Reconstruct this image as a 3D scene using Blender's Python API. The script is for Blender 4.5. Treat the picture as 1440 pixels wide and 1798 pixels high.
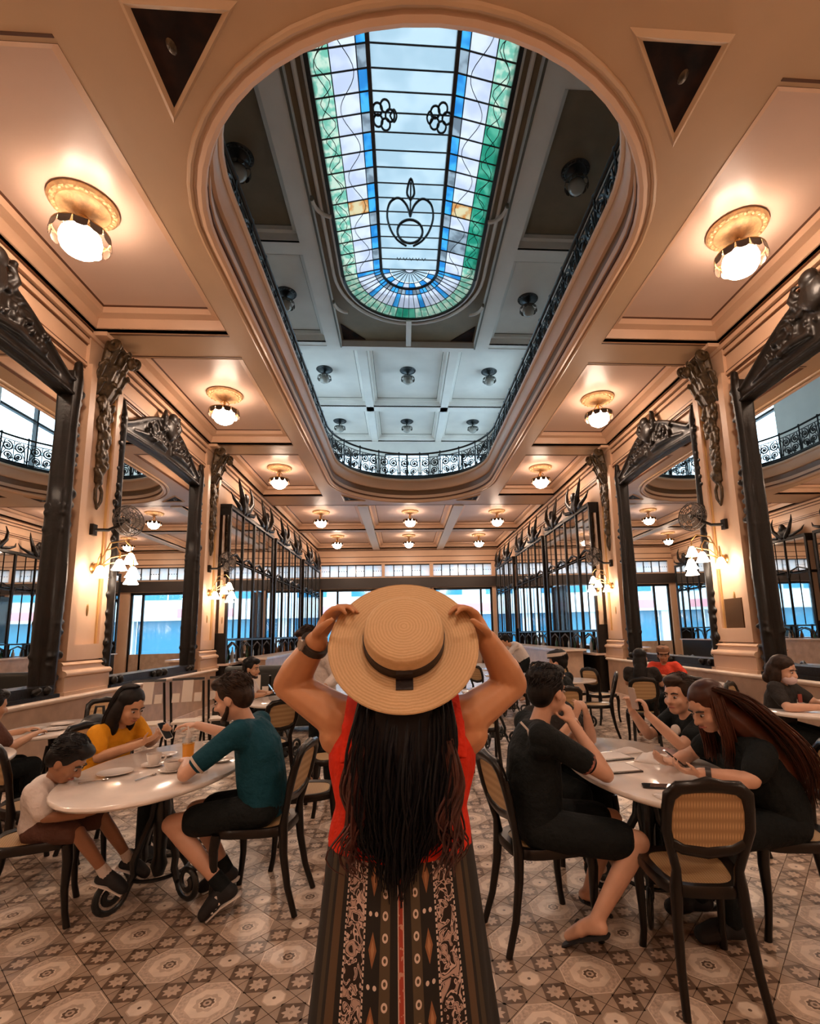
import bpy, bmesh, math, random
from math import sin, cos, pi, sqrt, atan2, radians as R
from mathutils import Vector, Matrix, Euler

for _o in list(bpy.data.objects):
    bpy.data.objects.remove(_o)
SC = bpy.context.scene
COL = SC.collection
random.seed(7)

# ------------------------------------------------------------------ camera
cd = bpy.data.cameras.new('camera'); cam = bpy.data.objects.new('camera', cd); COL.objects.link(cam)
cd.sensor_fit = 'HORIZONTAL'; cd.sensor_width = 36.0
cd.lens = 873.2 / 1440 * 36.0
cd.shift_x = -(770.2 - 720) / 1440
cd.shift_y = (975.5 - 899) / 1440
cd.clip_start = 0.02; cd.clip_end = 300
_r = Vector((0.99728, -0.06968, -0.02401)); _u = Vector((0.01291, -0.15551, 0.98775)); _f = Vector((0.07256, 0.98537, 0.15418))
cam.matrix_world = Matrix(((_r.x, _u.x, -_f.x, -0.3193), (_r.y, _u.y, -_f.y, 0.0), (_r.z, _u.z, -_f.z, 1.58), (0, 0, 0, 1)))
SC.camera = cam

# ------------------------------------------------------------------ sky and exposure
W = bpy.data.worlds.new('world'); SC.world = W; W.use_nodes = True
_bg = W.node_tree.nodes['Background']
_bg.inputs['Color'].default_value = (0.66, 0.87, 1.0, 1)
_bg.inputs['Strength'].default_value = 5.6
SC.view_settings.view_transform = 'Standard'
SC.view_settings.look = 'None'
SC.view_settings.gamma = 1.0
SC.view_settings.use_curve_mapping = False
SC.view_settings.exposure = 0.28
CY = SC.cycles
CY.max_bounces = 7; CY.diffuse_bounces = 3; CY.glossy_bounces = 4; CY.transmission_bounces = 4; CY.transparent_max_bounces = 12
CY.caustics_reflective = False; CY.caustics_refractive = False
CY.use_adaptive_sampling = True; CY.adaptive_threshold = 0.035
LAMP_E = 74.0       # ceiling globes
BULB_E = 19.0       # wall sconce bulbs
LAMP_C = (1.0, 0.74, 0.56)

# ------------------------------------------------------------------ materials
MATS = {}
def mat(name, col, rough=0.5, metal=0.0, var=0.0, vscale=6.0, bump=0.0, bscale=40.0, bdist=0.01, spec=None, coat=0.0, sub=0.0, stretch=None, col2=None):
    if name in MATS: return MATS[name]
    m = bpy.data.materials.new(name); m.use_nodes = True
    nt = m.node_tree; b = nt.nodes['Principled BSDF']
    b.inputs['Base Color'].default_value = (*col, 1)
    b.inputs['Roughness'].default_value = rough
    b.inputs['Metallic'].default_value = metal
    if spec is not None: b.inputs['Specular IOR Level'].default_value = spec
    if coat: b.inputs['Coat Weight'].default_value = coat; b.inputs['Coat Roughness'].default_value = 0.08
    if sub:
        b.inputs['Subsurface Weight'].default_value = sub; b.inputs['Subsurface Radius'].default_value = (0.012, 0.005, 0.003)
    if var or bump or col2:
        tc = nt.nodes.new('ShaderNodeTexCoord'); src = tc.outputs['Object']
        if stretch:
            mp = nt.nodes.new('ShaderNodeMapping'); mp.inputs['Scale'].default_value = stretch
            nt.links.new(src, mp.inputs['Vector']); src = mp.outputs['Vector']
    if var or col2:
        n = nt.nodes.new('ShaderNodeTexNoise'); n.inputs['Scale'].default_value = vscale; n.inputs['Detail'].default_value = 5
        nt.links.new(src, n.inputs['Vector'])
        rp = nt.nodes.new('ShaderNodeValToRGB')
        c2 = col2 if col2 else tuple(min(1, c * (1 + var)) for c in col)
        c1 = col if col2 else tuple(c * (1 - var) for c in col)
        rp.color_ramp.elements[0].color = (*c1, 1); rp.color_ramp.elements[1].color = (*c2, 1)
        rp.color_ramp.elements[0].position = 0.32; rp.color_ramp.elements[1].position = 0.68
        nt.links.new(n.outputs['Fac'], rp.inputs['Fac']); nt.links.new(rp.outputs['Color'], b.inputs['Base Color'])
    if bump:
        n2 = nt.nodes.new('ShaderNodeTexNoise'); n2.inputs['Scale'].default_value = bscale; n2.inputs['Detail'].default_value = 4
        nt.links.new(src, n2.inputs['Vector'])
        bp = nt.nodes.new('ShaderNodeBump'); bp.inputs['Strength'].default_value = bump; bp.inputs['Distance'].default_value = bdist
        nt.links.new(n2.outputs['Fac'], bp.inputs['Height']); nt.links.new(bp.outputs['Normal'], b.inputs['Normal'])
    MATS[name] = m; return m
def emat(name, col, strength):
    if name in MATS: return MATS[name]
    m = bpy.data.materials.new(name); m.use_nodes = True
    b = m.node_tree.nodes['Principled BSDF']
    b.inputs['Base Color'].default_value = (0.9, 0.85, 0.8, 1)
    b.inputs['Emission Color'].default_value = (*col, 1); b.inputs['Emission Strength'].default_value = strength
    MATS[name] = m; return m
def glassmat(name, col, transl=0.35, gloss=0.12, var=0.0, col2=None, vscale=5.0):
    """thin stained pane: coloured clear part + coloured translucent part + faint gloss"""
    if name in MATS: return MATS[name]
    m = bpy.data.materials.new(name); m.use_nodes = True
    nt = m.node_tree; nt.nodes.remove(nt.nodes['Principled BSDF']); out = nt.nodes['Material Output']
    tr = nt.nodes.new('ShaderNodeBsdfTransparent'); tl = nt.nodes.new('ShaderNodeBsdfTranslucent'); gl = nt.nodes.new('ShaderNodeBsdfGlossy')
    gl.inputs['Roughness'].default_value = 0.08
    for s in (tr, tl): s.inputs['Color'].default_value = (*col, 1)
    if col2:
        tc = nt.nodes.new('ShaderNodeTexCoord'); n = nt.nodes.new('ShaderNodeTexNoise'); n.inputs['Scale'].default_value = vscale
        ad = nt.nodes.new('ShaderNodeVectorMath'); ad.operation = 'ADD'
        oi = nt.nodes.new('ShaderNodeObjectInfo')
        nt.links.new(tc.outputs['Object'], ad.inputs[0]); nt.links.new(oi.outputs['Random'], ad.inputs[1])
        nt.links.new(ad.outputs[0], n.inputs['Vector'])
        rp = nt.nodes.new('ShaderNodeValToRGB'); rp.color_ramp.elements[0].color = (*col, 1); rp.color_ramp.elements[1].color = (*col2, 1)
        rp.color_ramp.elements[0].position = 0.42; rp.color_ramp.elements[1].position = 0.58
        nt.links.new(n.outputs['Fac'], rp.inputs['Fac'])
        for s in (tr, tl): nt.links.new(rp.outputs['Color'], s.inputs['Color'])
    m1 = nt.nodes.new('ShaderNodeMixShader'); m1.inputs[0].default_value = transl
    m2 = nt.nodes.new('ShaderNodeMixShader'); m2.inputs[0].default_value = gloss
    nt.links.new(tr.outputs[0], m1.inputs[1]); nt.links.new(tl.outputs[0], m1.inputs[2])
    nt.links.new(m1.outputs[0], m2.inputs[1]); nt.links.new(gl.outputs[0], m2.inputs[2])
    nt.links.new(m2.outputs[0], out.inputs['Surface'])
    MATS[name] = m; return m

PLASTER = mat('plaster', (0.68, 0.445, 0.295), 0.42, var=0.05, vscale=1.5)
BEAM = mat('beam_paint', (0.56, 0.365, 0.215), 0.40, var=0.05, vscale=1.2)
PANEL = mat('panel_paint', (0.62, 0.44, 0.345), 0.33, var=0.04, vscale=0.8)
LINE = mat('brown_line', (0.10, 0.035, 0.012), 0.4)
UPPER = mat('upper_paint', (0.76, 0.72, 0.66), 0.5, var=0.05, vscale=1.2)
UPLINE = mat('upper_line', (0.13, 0.12, 0.09), 0.5)
DARKWOOD = mat('carved_jacaranda', (0.008, 0.005, 0.0032), 0.42, var=0.35, vscale=9, bump=0.25, bscale=30, spec=.3, coat=0.05)
IRON = mat('dark_iron', (0.010, 0.013, 0.014), 0.36, var=0.3, vscale=20)
BRONZE = mat('bronze_carving', (0.060, 0.036, 0.014), 0.42, metal=0.35, var=0.5, vscale=18, bump=0.5, bscale=45)
BRASS = mat('brass', (0.55, 0.33, 0.12), 0.32, metal=0.85, var=0.15)
GILT = mat('gilt_plaster', (0.55, 0.34, 0.16), 0.42, metal=0.2, var=0.25, vscale=14, bump=0.3)
MIRROR = mat('mirror_silver', (0.86, 0.86, 0.84), 0.0, metal=1.0)
MARBLE = mat('pink_marble', (0.66, 0.50, 0.42), 0.22, var=0.12, vscale=7)
DADO = mat('dado_marble', (0.52, 0.36, 0.26), 0.3, var=0.14, vscale=5)

# ------------------------------------------------------------------ mesh builder
class MB:
    def __init__(s): s.v = []; s.f = []; s.m = []; s.uv = None
    def add(s, vs, fs, mi=0):
        o = len(s.v); s.v.extend([tuple(v) for v in vs])
        for f in fs: s.f.append([i + o for i in f]); s.m.append(mi)
        return s
    def bx(s, x0, x1, y0, y1, z0, z1, mi=0, M=None):
        x0, x1 = min(x0, x1), max(x0, x1); y0, y1 = min(y0, y1), max(y0, y1); z0, z1 = min(z0, z1), max(z0, z1)
        vs = [(x, y, z) for z in (z0, z1) for y in (y0, y1) for x in (x0, x1)]
        if M: vs = [M @ Vector(v) for v in vs]
        return s.add(vs, [(0, 2, 3, 1), (4, 5, 7, 6), (0, 1, 5, 4), (2, 6, 7, 3), (0, 4, 6, 2), (1, 3, 7, 5)], mi)
    def cbx(s, c, sz, mi=0, M=None):
        vs = [Vector((c[0] + a * sz[0] / 2, c[1] + b * sz[1] / 2, c[2] + d * sz[2] / 2)) for d in (-1, 1) for b in (-1, 1) for a in (-1, 1)]
        if M: vs = [M @ v for v in vs]
        return s.add(vs, [(0, 2, 3, 1), (4, 5, 7, 6), (0, 1, 5, 4), (2, 6, 7, 3), (0, 4, 6, 2), (1, 3, 7, 5)], mi)
    def tube(s, pts, r, n=8, caps=True, closed=False, flat=None, mi=0, up=None):
        pts = [Vector(p) for p in pts]; k = len(pts)
        rs = r if isinstance(r, (list, tuple)) else [r] * k
        T = []
        for i in range(k):
            a = pts[(i - 1) % k] if (closed or i > 0) else pts[i]; b = pts[(i + 1) % k] if (closed or i < k - 1) else pts[i]
            t = b - a
            T.append(t.normalized() if t.length > 1e-9 else Vector((0, 0, 1)))
        nr = Vector(up) if up else (Vector((0, 0, 1)) if abs(T[0].z) < 0.9 else Vector((1, 0, 0)))
        nr = (nr - T[0] * nr.dot(T[0])).normalized()
        vs = []
        for i in range(k):
            nr = (nr - T[i] * nr.dot(T[i]))
            nr = nr.normalized() if nr.length > 1e-6 else T[i].orthogonal().normalized()
            bn = T[i].cross(nr)
            rr = rs[i]; ra, rb = (rr if isinstance(rr, (tuple, list)) else (rr, rr * (flat or 1)))
            for j in range(n):
                a = 2 * pi * j / n
                vs.append(pts[i] + nr * (ra * cos(a)) + bn * (rb * sin(a)))
        fs = []
        for i in range(k if closed else k - 1):
            for j in range(n):
                a = i * n + j; b = i * n + (j + 1) % n; i2 = (i + 1) % k
                fs.append((a, b, i2 * n + (j + 1) % n, i2 * n + j))
        if caps and not closed:
            fs.append(tuple(reversed(range(n)))); fs.append(tuple((k - 1) * n + j for j in range(n)))
        return s.add(vs, fs, mi)
    def cap(s, p0, r0, p1, r1, n=10, flat=None, up=None):
        """tapered capsule"""
        p0 = Vector(p0); p1 = Vector(p1); d = (p1 - p0); L = d.length; d = d / L if L > 1e-6 else Vector((0, 0, 1))
        pts = []; rs = []
        for a in (80, 55, 28): pts.append(p0 - d * (r0 * sin(R(a)))); rs.append(r0 * cos(R(a)))
        for t in (0, 0.5, 1): pts.append(p0.lerp(p1, t)); rs.append(r0 + (r1 - r0) * t)
        for a in (28, 55, 80): pts.append(p1 + d * (r1 * sin(R(a)))); rs.append(r1 * cos(R(a)))
        return s.tube(pts, rs, n, flat=flat, up=up)
    def ell(s, c, rad, M=None, n=14, k=8):
        vs = []; fs = []
        c = Vector(c)
        for i in range(1, k):
            th = pi * i / k
            for j in range(n):
                ph = 2 * pi * j / n
                p = Vector((rad[0] * sin(th) * cos(ph), rad[1] * sin(th) * sin(ph), rad[2] * cos(th)))
                if M: p = M @ p
                vs.append(c + p)
        top = Vector((0, 0, rad[2])); bot = Vector((0, 0, -rad[2]))
        if M: top = M @ top; bot = M @ bot
        vs += [c + top, c + bot]; T = len(vs) - 2; B = T + 1
        for i in range(k - 2):
            for j in range(n):
                a = i * n + j; b = i * n + (j + 1) % n
                fs.append((a, a + n, b + n, b))
        for j in range(n):
            fs.append((T, j, (j + 1) % n)); fs.append((B, (k - 2) * n + (j + 1) % n, (k - 2) * n + j))
        return s.add(vs, fs)
    def lathe(s, prof, n=20, M=None, mi=0, a0=0.0, a1=2 * pi, sx=1.0, sy=1.0):
        full = abs(a1 - a0 - 2 * pi) < 1e-6; k = len(prof); N = n if full else n + 1
        vs = []
        for (r, z) in prof:
            for j in range(N):
                a = a0 + (a1 - a0) * j / n
                p = Vector((r * cos(a) * sx, r * sin(a) * sy, z)); vs.append(M @ p if M else p)
        fs = []
        for i in range(k - 1):
            for j in range(n):
                a = i * N + j; b = i * N + (j + 1) % N
                fs.append((a, b, b + N, a + N))
        return s.add(vs, fs, mi)
    def prism(s, outline, fn, t0, t1, mi=0):
        """outline 2-D polygon, fn(u, v, t) -> point, extruded from t0 to t1"""
        n = len(outline)
        vs = [fn(u, v, t0) for u, v in outline] + [fn(u, v, t1) for u, v in outline]
        fs = [tuple(reversed(range(n))), tuple(range(n, 2 * n))]
        for i in range(n):
            j = (i + 1) % n; fs.append((i, j, n + j, n + i))
        return s.add(vs, fs, mi)
    def sweep(s, prof, path, closedprof=True, mi=0):
        """prof (offset, z) swept along a closed path of (x, y, nx, ny)"""
        k = len(prof); n = len(path); vs = []
        for (x, y, nx, ny) in path:
            for (o, z) in prof: vs.append((x + nx * o, y + ny * o, z))
        fs = []
        for i in range(n):
            i2 = (i + 1) % n
            for j in range(k if closedprof else k - 1):
                j2 = (j + 1) % k
                fs.append((i * k + j, i2 * k + j, i2 * k + j2, i * k + j2))
        return s.add(vs, fs, mi)
    def mesh(s, name='m'):
        me = bpy.data.meshes.new(name); me.from_pydata(s.v, [], s.f); return me
    def build(s, name, mats, parent=None, smooth=True, ang=40, fixn=True):
        me = s.mesh(name)
        for m in (mats if isinstance(mats, (list, tuple)) else [mats]): me.materials.append(m)
        if any(s.m): me.polygons.foreach_set('material_index', s.m)
        if fixn:
            bm = bmesh.new(); bm.from_mesh(me); bmesh.ops.recalc_face_normals(bm, faces=bm.faces); bm.to_mesh(me); bm.free()
        if s.uv:
            ul = me.uv_layers.new(name='uv')
            vi = [0] * len(me.loops); me.loops.foreach_get('vertex_index', vi)
            buf = []
            for i in vi: buf.extend(s.uv[i])
            ul.data.foreach_set('uv', buf)
        if smooth:
            me.polygons.foreach_set('use_smooth', [True] * len(me.polygons)); me.set_sharp_from_angle(angle=R(ang))
        me.update()
        o = bpy.data.objects.new(name, me); COL.objects.link(o)
        if parent: o.parent = parent
        return o
def remesh(mb, name, mats, parent=None, voxel=0.01, it=5, fac=0.5, disp=None):
    me = mb.mesh('tmp'); ob = bpy.data.objects.new('tmp', me); COL.objects.link(ob)
    md = ob.modifiers.new('r', 'REMESH'); md.mode = 'VOXEL'; md.voxel_size = voxel; md.use_smooth_shade = True
    if it:
        sm = ob.modifiers.new('s', 'SMOOTH'); sm.factor = fac; sm.iterations = it
    ev = ob.evaluated_get(bpy.context.evaluated_depsgraph_get())
    m2 = bpy.data.meshes.new_from_object(ev)
    bpy.data.objects.remove(ob); bpy.data.meshes.remove(me)
    m2.name = name; m2.materials.clear()
    for m in (mats if isinstance(mats, (list, tuple)) else [mats]): m2.materials.append(m)
    m2.polygons.foreach_set('use_smooth', [True] * len(m2.polygons))
    o = bpy.data.objects.new(name, m2); COL.objects.link(o)
    if parent: o.parent = parent
    return o
def tag(o, label=None, cat=None, group=None, kind=None):
    if label: o['label'] = label
    if cat: o['category'] = cat
    if group: o['group'] = group
    if kind: o['kind'] = kind
    return o
def thing(name, label, cat, loc=(0, 0, 0), rz=0.0, group=None, kind=None):
    o = bpy.data.objects.new(name, None); COL.objects.link(o); o.location = loc; o.rotation_euler = (0, 0, rz)
    o.empty_display_size = 0.1
    return tag(o, label, cat, group, kind)
def struct(name):
    o = bpy.data.objects.new(name, None); COL.objects.link(o); o['kind'] = 'structure'; return o
KIDS = {}
def copy_tree(o, parent=None):
    c = o.copy(); COL.objects.link(c); c.parent = parent
    for ch in o.children: copy_tree(ch, c)
    return c
def dup(root, loc, rz=None, label=None, group=None, scale=None):
    c = copy_tree(root); c.location = loc
    if rz is not None: c.rotation_euler = (0, 0, rz)
    if label: c['label'] = label
    if group: c['group'] = group
    if scale: c.scale = scale
    return c
def one(name, mb, mats, parent=None, **k): return mb.build(name, mats, parent, **k)
def spiral(c, r0, r1, a0, a1, n, fn):
    return [fn(c[0] + (r0 + (r1 - r0) * i / n) * cos(a0 + (a1 - a0) * i / n), c[1] + (r0 + (r1 - r0) * i / n) * sin(a0 + (a1 - a0) * i / n)) for i in range(n + 1)]
# ================================================================== FLOOR
T1 = mat('tile_taupe', (0.40, 0.295, 0.22), 0.30, var=0.15, vscale=9)
T2 = mat('tile_cream', (0.78, 0.64, 0.52), 0.28, var=0.10, vscale=12)
T3 = mat('tile_brown', (0.155, 0.10, 0.068), 0.32, var=0.2, vscale=12)
T4 = mat('tile_tan', (0.58, 0.445, 0.345), 0.30, var=0.12, vscale=12)
T5 = mat('tile_grey', (0.70, 0.55, 0.44), 0.30, col2=(0.42, 0.31, 0.235), vscale=70)
GRT = mat('grout', (0.16, 0.10, 0.07), 0.7)
floor = struct('floor')
GX, GY, G = -0.3377, 2.8169, 0.2873
MOD = G * sqrt(2) / 3.0
E1 = Vector((1, 1, 0)).normalized(); E2 = Vector((-1, 1, 0)).normalized()
ROT = Matrix(((E1.x, E2.x, 0), (E1.y, E2.y, 0), (0, 0, 1)))
TM = [T1, T2, T3, T4, T5, GRT]
def ringpoly(mb, radii_fn, n, mis):
    """concentric rings: radii_fn list of functions angle->radius; mis material per ring (first = centre)"""
    base = len(mb.v); k = len(radii_fn); H = 0.0
    mb.v.append((0, 0, H))
    for fn in radii_fn:
        for j in range(n):
            a = 2 * pi * j / n; r = fn(a, j); mb.v.append((r * cos(a), r * sin(a), H))
    for j in range(n): mb.f.append([base, base + 1 + j, base + 1 + (j + 1) % n]); mb.m.append(mis[0])
    for i in range(k - 1):
        for j in range(n):
            a = base + 1 + i * n + j; b = base + 1 + i * n + (j + 1) % n
            mb.f.append([a, a + n, b + n, b]); mb.m.append(mis[i + 1])
def tile_skirt(mb, h, mi=5, d=0.008):
    mb.add([(-h, -h, 0), (h, -h, 0), (h, h, 0), (-h, h, 0), (-h, -h, -d), (h, -h, -d), (h, h, -d), (-h, h, -d)],
           [(0, 4, 5, 1), (1, 5, 6, 2), (2, 6, 7, 3), (3, 7, 4, 0)], mi)
def sq(h): return lambda a, j: h / max(abs(cos(a)), abs(sin(a)))
def octo(h):
    def f(a, j):
        b = (a + pi / 8) % (pi / 4) - pi / 8
        return h / cos(b)
    return f
def med_tile(det=True):
    mb = MB(); h = MOD - 0.0016; n = 32
    c = lambda r: (lambda a, j: r)
    star = lambda r1, r2: (lambda a, j: r1 if j % 4 == 0 else (r2 if j % 4 == 2 else (r1 + r2) / 2))
    s = h
    ringpoly(mb, [c(s * .06), c(s * .13), star(s * .24, s * .19), star(s * .29, s * .25), star(s * .36, s * .44), star(s * .50, s * .46), octo(s * .64), octo(s * .69), octo(s * .93), octo(s * .965) , sq(s)],
             n, [2, 1, 2, 1, 3, 1, 4, 1, 3, 4, 0] if False else [2, 3, 2, 1, 3, 1, 1, 3, 4, 1, 0])
    tile_skirt(mb, h); return mb
def star_tile():
    mb = MB(); h = MOD / 2 - 0.0014; n = 32
    st = lambda r1, r2: (lambda a, j: (r1 if j % 4 == 0 else (r2 if j % 4 == 2 else (r1 + r2) / 2 * 0.97)))
    ringpoly(mb, [lambda a, j: h * .12, st(h * .66, h * .40), st(h * .74, h * .46), lambda a, j: h * .90 / max(abs(cos(a)) + abs(sin(a)), .01) * 1.25, sq(h)], n, [0, 3, 2, 2, 0])
    tile_skirt(mb, h); return mb
def flower_tile():
    mb = MB(); h = MOD / 2 - 0.0014; n = 32
    ringpoly(mb, [lambda a, j: h * .12, lambda a, j: h * .2, octo(h * .66), octo(h * .74), sq(h)], n, [2, 1, 1, 3, 0])
    tile_skirt(mb, h); return mb
def tmesh(mb, nm):
    o = mb.build(nm, TM, None, smooth=False, fixn=False); me = o.data; bpy.data.objects.remove(o); return me
TMESH = {'medallion_tile': tmesh(med_tile(), 'medallion_tile'), 'star_tile': tmesh(star_tile(), 'star_tile'), 'flower_tile': tmesh(flower_tile(), 'flower_tile')}
spots = {'medallion_tile': [], 'star_tile': [], 'flower_tile': []}
S3 = 3 * MOD
for a in range(-40, 60):
    for b in range(-40, 60):
        c = Vector((GX, GY, 0)) + E1 * (a * S3) + E2 * (b * S3)
        def inr(p): return -4.5 < p.x < 4.5 and 1.0 < p.y < 11.5
        def put(k, p):
            if inr(p): spots[k].append(p)
        put('medallion_tile', c)
        q = c + (E1 + E2) * (1.5 * MOD); put('flower_tile', q)
        for t in (-.5, .5):
            put('star_tile', c + E1 * (1.5 * MOD) + E2 * (t * MOD)); put('star_tile', c + E2 * (1.5 * MOD) + E1 * (t * MOD))
def vis_key(p):
    d = (p - Vector((-0.3, 0, 0))).length
    hid = 0 if abs(p.x + 0.3) < p.y * 0.95 and p.y > 2.0 else 100
    return d + hid
for k, L in spots.items():
    L.sort(key=vis_key)
    me = TMESH[k]
    for p in L[:300]:
        o = bpy.data.objects.new(k, me); COL.objects.link(o); o.parent = floor; o.location = p; o.rotation_euler = (0, 0, pi / 4)
    rest = L[300:]
    if rest:
        mb = MB(); vv = [ROT @ v.co for v in me.vertices]; ff = [tuple(q.vertices) for q in me.polygons]; mm = [q.material_index for q in me.polygons]
        for p in rest:
            o0 = len(mb.v); mb.v.extend([(v.x + p.x, v.y + p.y, v.z) for v in vv])
            mb.f.extend([[i + o0 for i in f] for f in ff]); mb.m.extend(mm)
        o = mb.build(k.replace('_tile', '_tiling'), TM, floor, smooth=False, fixn=False); o['kind'] = 'stuff'
# far floor: same pattern, too small to tell apart
def far_floor_mat():
    m = bpy.data.materials.new('far_tiling'); m.use_nodes = True; nt = m.node_tree; b = nt.nodes['Principled BSDF']; b.inputs['Roughness'].default_value = 0.3
    tc = nt.nodes.new('ShaderNodeTexCoord'); mp = nt.nodes.new('ShaderNodeMapping'); mp.inputs['Rotation'].default_value = (0, 0, pi / 4)
    nt.links.new(tc.outputs['Object'], mp.inputs['Vector'])
    ck = nt.nodes.new('ShaderNodeTexVoronoi'); ck.inputs['Scale'].default_value = 1 / S3; ck.inputs['Randomness'].default_value = 0.0
    nt.links.new(mp.outputs['Vector'], ck.inputs['Vector'])
    rp = nt.nodes.new('ShaderNodeValToRGB'); cr = rp.color_ramp
    cr.elements[0].position = 0.0; cr.elements[0].color = (0.42, 0.29, 0.2, 1); cr.elements[1].position = 0.62; cr.elements[1].color = (0.25, 0.16, 0.1, 1)
    e = cr.elements.new(0.2); e.color = (0.76, 0.59, 0.45, 1); e = cr.elements.new(0.42); e.color = (0.55, 0.4, 0.29, 1)
    nt.links.new(ck.outputs['Distance'], rp.inputs['Fac']); nt.links.new(rp.outputs['Color'], b.inputs['Base Color']); return m
one('floor_bed', MB().bx(-5.1, 5.1, -5, 27, -0.30, -0.008), GRT, floor, smooth=False)
one('far_tiling', MB().bx(-5, 5, 11.4, 26.2, -0.0075, -0.0005).bx(-5, 5, -5, 1.0, -0.0075, -0.0005).bx(-5, -4.4, 1.0, 11.4, -.0075, -.0005).bx(4.4, 5, 1.0, 11.4, -.0075, -.0005), far_floor_mat(), floor, smooth=False)

# ================================================================== WALLS
WX = 4.85
for s, nm in ((-1, 'left'), (1, 'right')):
    w = struct('wall_' + nm)
    one('wall_plaster', MB().bx(s * WX, s * 5.2, -5, 26.6, 0, 6.8), PLASTER, w, smooth=False)
    mbu = MB(); mbu.bx(s * WX, s * 5.2, -5, 17.6, 6.8, 13.0)
    for y0, y1 in ((17.6, 21.4), (22.4, 25.6)): mbu.bx(s * WX, s * 5.2, y0, y1, 6.8, 7.6).bx(s * WX, s * 5.2, y0, y1, 11.3, 13.0)
    mbu.bx(s * WX, s * 5.2, 21.4, 22.4, 6.8, 13.0).bx(s * WX, s * 5.2, 25.6, 26.6, 6.8, 13.0)
    one('wall_upper', mbu, UPPER, w, smooth=False)
    # frieze under the ceiling with brown lines
    one('frieze', MB().bx(s * (WX - .05), s * WX, -5, 26, 5.40, 6.02), PLASTER, w, smooth=False)
    for nm2, z0, z1, d in (('frieze_line', 5.43, 5.455, .062), ('frieze_molding', 5.46, 5.50, .085), ('frieze_line', 5.505, 5.525, .075), ('frieze_line', 5.78, 5.80, .065), ('frieze_molding', 5.80, 5.87, .09), ('frieze_line', 5.875, 5.895, .08), ('frieze_molding', 5.90, 5.97, .13), ('frieze_line', 5.972, 6.018, .11)):
        one(nm2, MB().bx(s * (WX - d), s * (WX - .04), -5, 26, z0, z1), LINE if nm2 == 'frieze_line' else PLASTER, w, smooth=False)
    b = struct('baseboard_' + nm)
    one('dado_panel', MB().bx(s * 4.62, s * WX, -5, 12.0, 0.12, 0.84), DADO, b, smooth=False)
    one('plinth', MB().bx(s * 4.58, s * WX, -5, 12.0, 0, 0.12), MARBLE, b, smooth=False)
    mb = MB()
    pr = [(4.85, .84), (4.60, .84), (4.57, .855), (4.56, .875), (4.57, .895), (4.60, .905), (4.85, .905)]
    mb.prism(pr, lambda u, v, t: (s * u, t, v), -5, 12.0); one('ledge', mb, mat('ledge_marble', (.74, .58, .46), .3, var=.06), b, ang=60)
w = struct('wall_near')
one('wall_plaster', MB().bx(-5.1, 5.1, -5.3, -5, 0, 6.8), PLASTER, w, smooth=False)
one('wall_upper', MB().bx(-5.1, 5.1, -5.3, -5, 6.8, 13), UPPER, w, smooth=False)

# ------------------------------------------------------------------ street wall (far end)
wf = struct('wall_far')
YW = 26.0
def wall_rects(mb, x0, x1, z0, z1, holes, y0, y1):
    xs = sorted(set([x0, x1] + [h[0] for h in holes] + [h[1] for h in holes])); zs = sorted(set([z0, z1] + [h[2] for h in holes] + [h[3] for h in holes]))
    for i in range(len(xs) - 1):
        for j in range(len(zs) - 1):
            cx = (xs[i] + xs[i + 1]) / 2; cz = (zs[j] + zs[j + 1]) / 2
            if any(h[0] < cx < h[1] and h[2] < cz < h[3] for h in holes): continue
            mb.bx(xs[i], xs[i + 1], y0, y1, zs[j], zs[j + 1])
TRX = [(-4.55, -1.42), (-1.25, 1.10), (1.30, 4.40)]
holes = [(a, b, 4.56, 5.22) for a, b in TRX] + [(a, b, 0, 3.95) for a, b in TRX]
mb = MB(); wall_rects(mb, -5.1, 5.1, 0, 6.8, holes, YW, YW + .35); one('wall_plaster', mb, PLASTER, wf, smooth=False)
UPW = [(-4.4, -1.7, 7.5, 11.3), (-1.2, 1.2, 7.4, 11.3), (1.7, 4.4, 7.5, 11.3)]
mb = MB(); wall_rects(mb, -5.1, 5.1, 6.8, 13, UPW, YW, YW + .35); one('wall_upper', mb, UPPER, wf, smooth=False)
one('lintel_band', MB().bx(-4.85, 4.85, YW - .12, YW + .05, 3.98, 4.50), mat('lintel_dark', (.035, .026, .022), .4), wf, smooth=False)
for z0, z1, m_ in ((5.32, 5.36, LINE), (5.60, 5.63, LINE), (5.95, 6.0, LINE)):
    one('frieze_line', MB().bx(-4.85, 4.85, YW - .03, YW, z0, z1), m_, wf, smooth=False)
FROST = glassmat('transom_glass', (.95, .80, .74), .8, .08, col2=(.85, .80, .80))
CLEAR = glassmat('clear_glass', (.93, .97, 1.0), .0, .07)
k = 0
for i, (a, b) in enumerate(TRX):
    k += 1
    wd = struct('window_%d' % k)
    n = (7, 5, 7)[i]; st = (b - a) / n
    for j in range(n):
        one('pane', MB().bx(a + j * st + .015, a + (j + 1) * st - .015, YW + .10, YW + .115, 4.58, 5.20), FROST, wd, smooth=False)
        if j: one('glazing_bar', MB().bx(a + j * st - .02, a + j * st + .02, YW + .07, YW + .13, 4.56, 5.22), DARKWOOD, wd, smooth=False)
        if j % 2 == (i % 2):
            xc = a + (j + .5) * st
            mb = MB()
            for t in (-.5, -.17, .17, .5): mb.bx(xc + t * st * .8 - .02, xc + t * st * .8 + .02, YW + .085, YW + .098, 4.86, 4.90)
            one('leading', mb, IRON, wd, smooth=False)
    for z in (4.565, 5.195): one('window_frame', MB().bx(a, b, YW + .05, YW + .15, z - .025, z + .025), DARKWOOD, wd, smooth=False)
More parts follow.
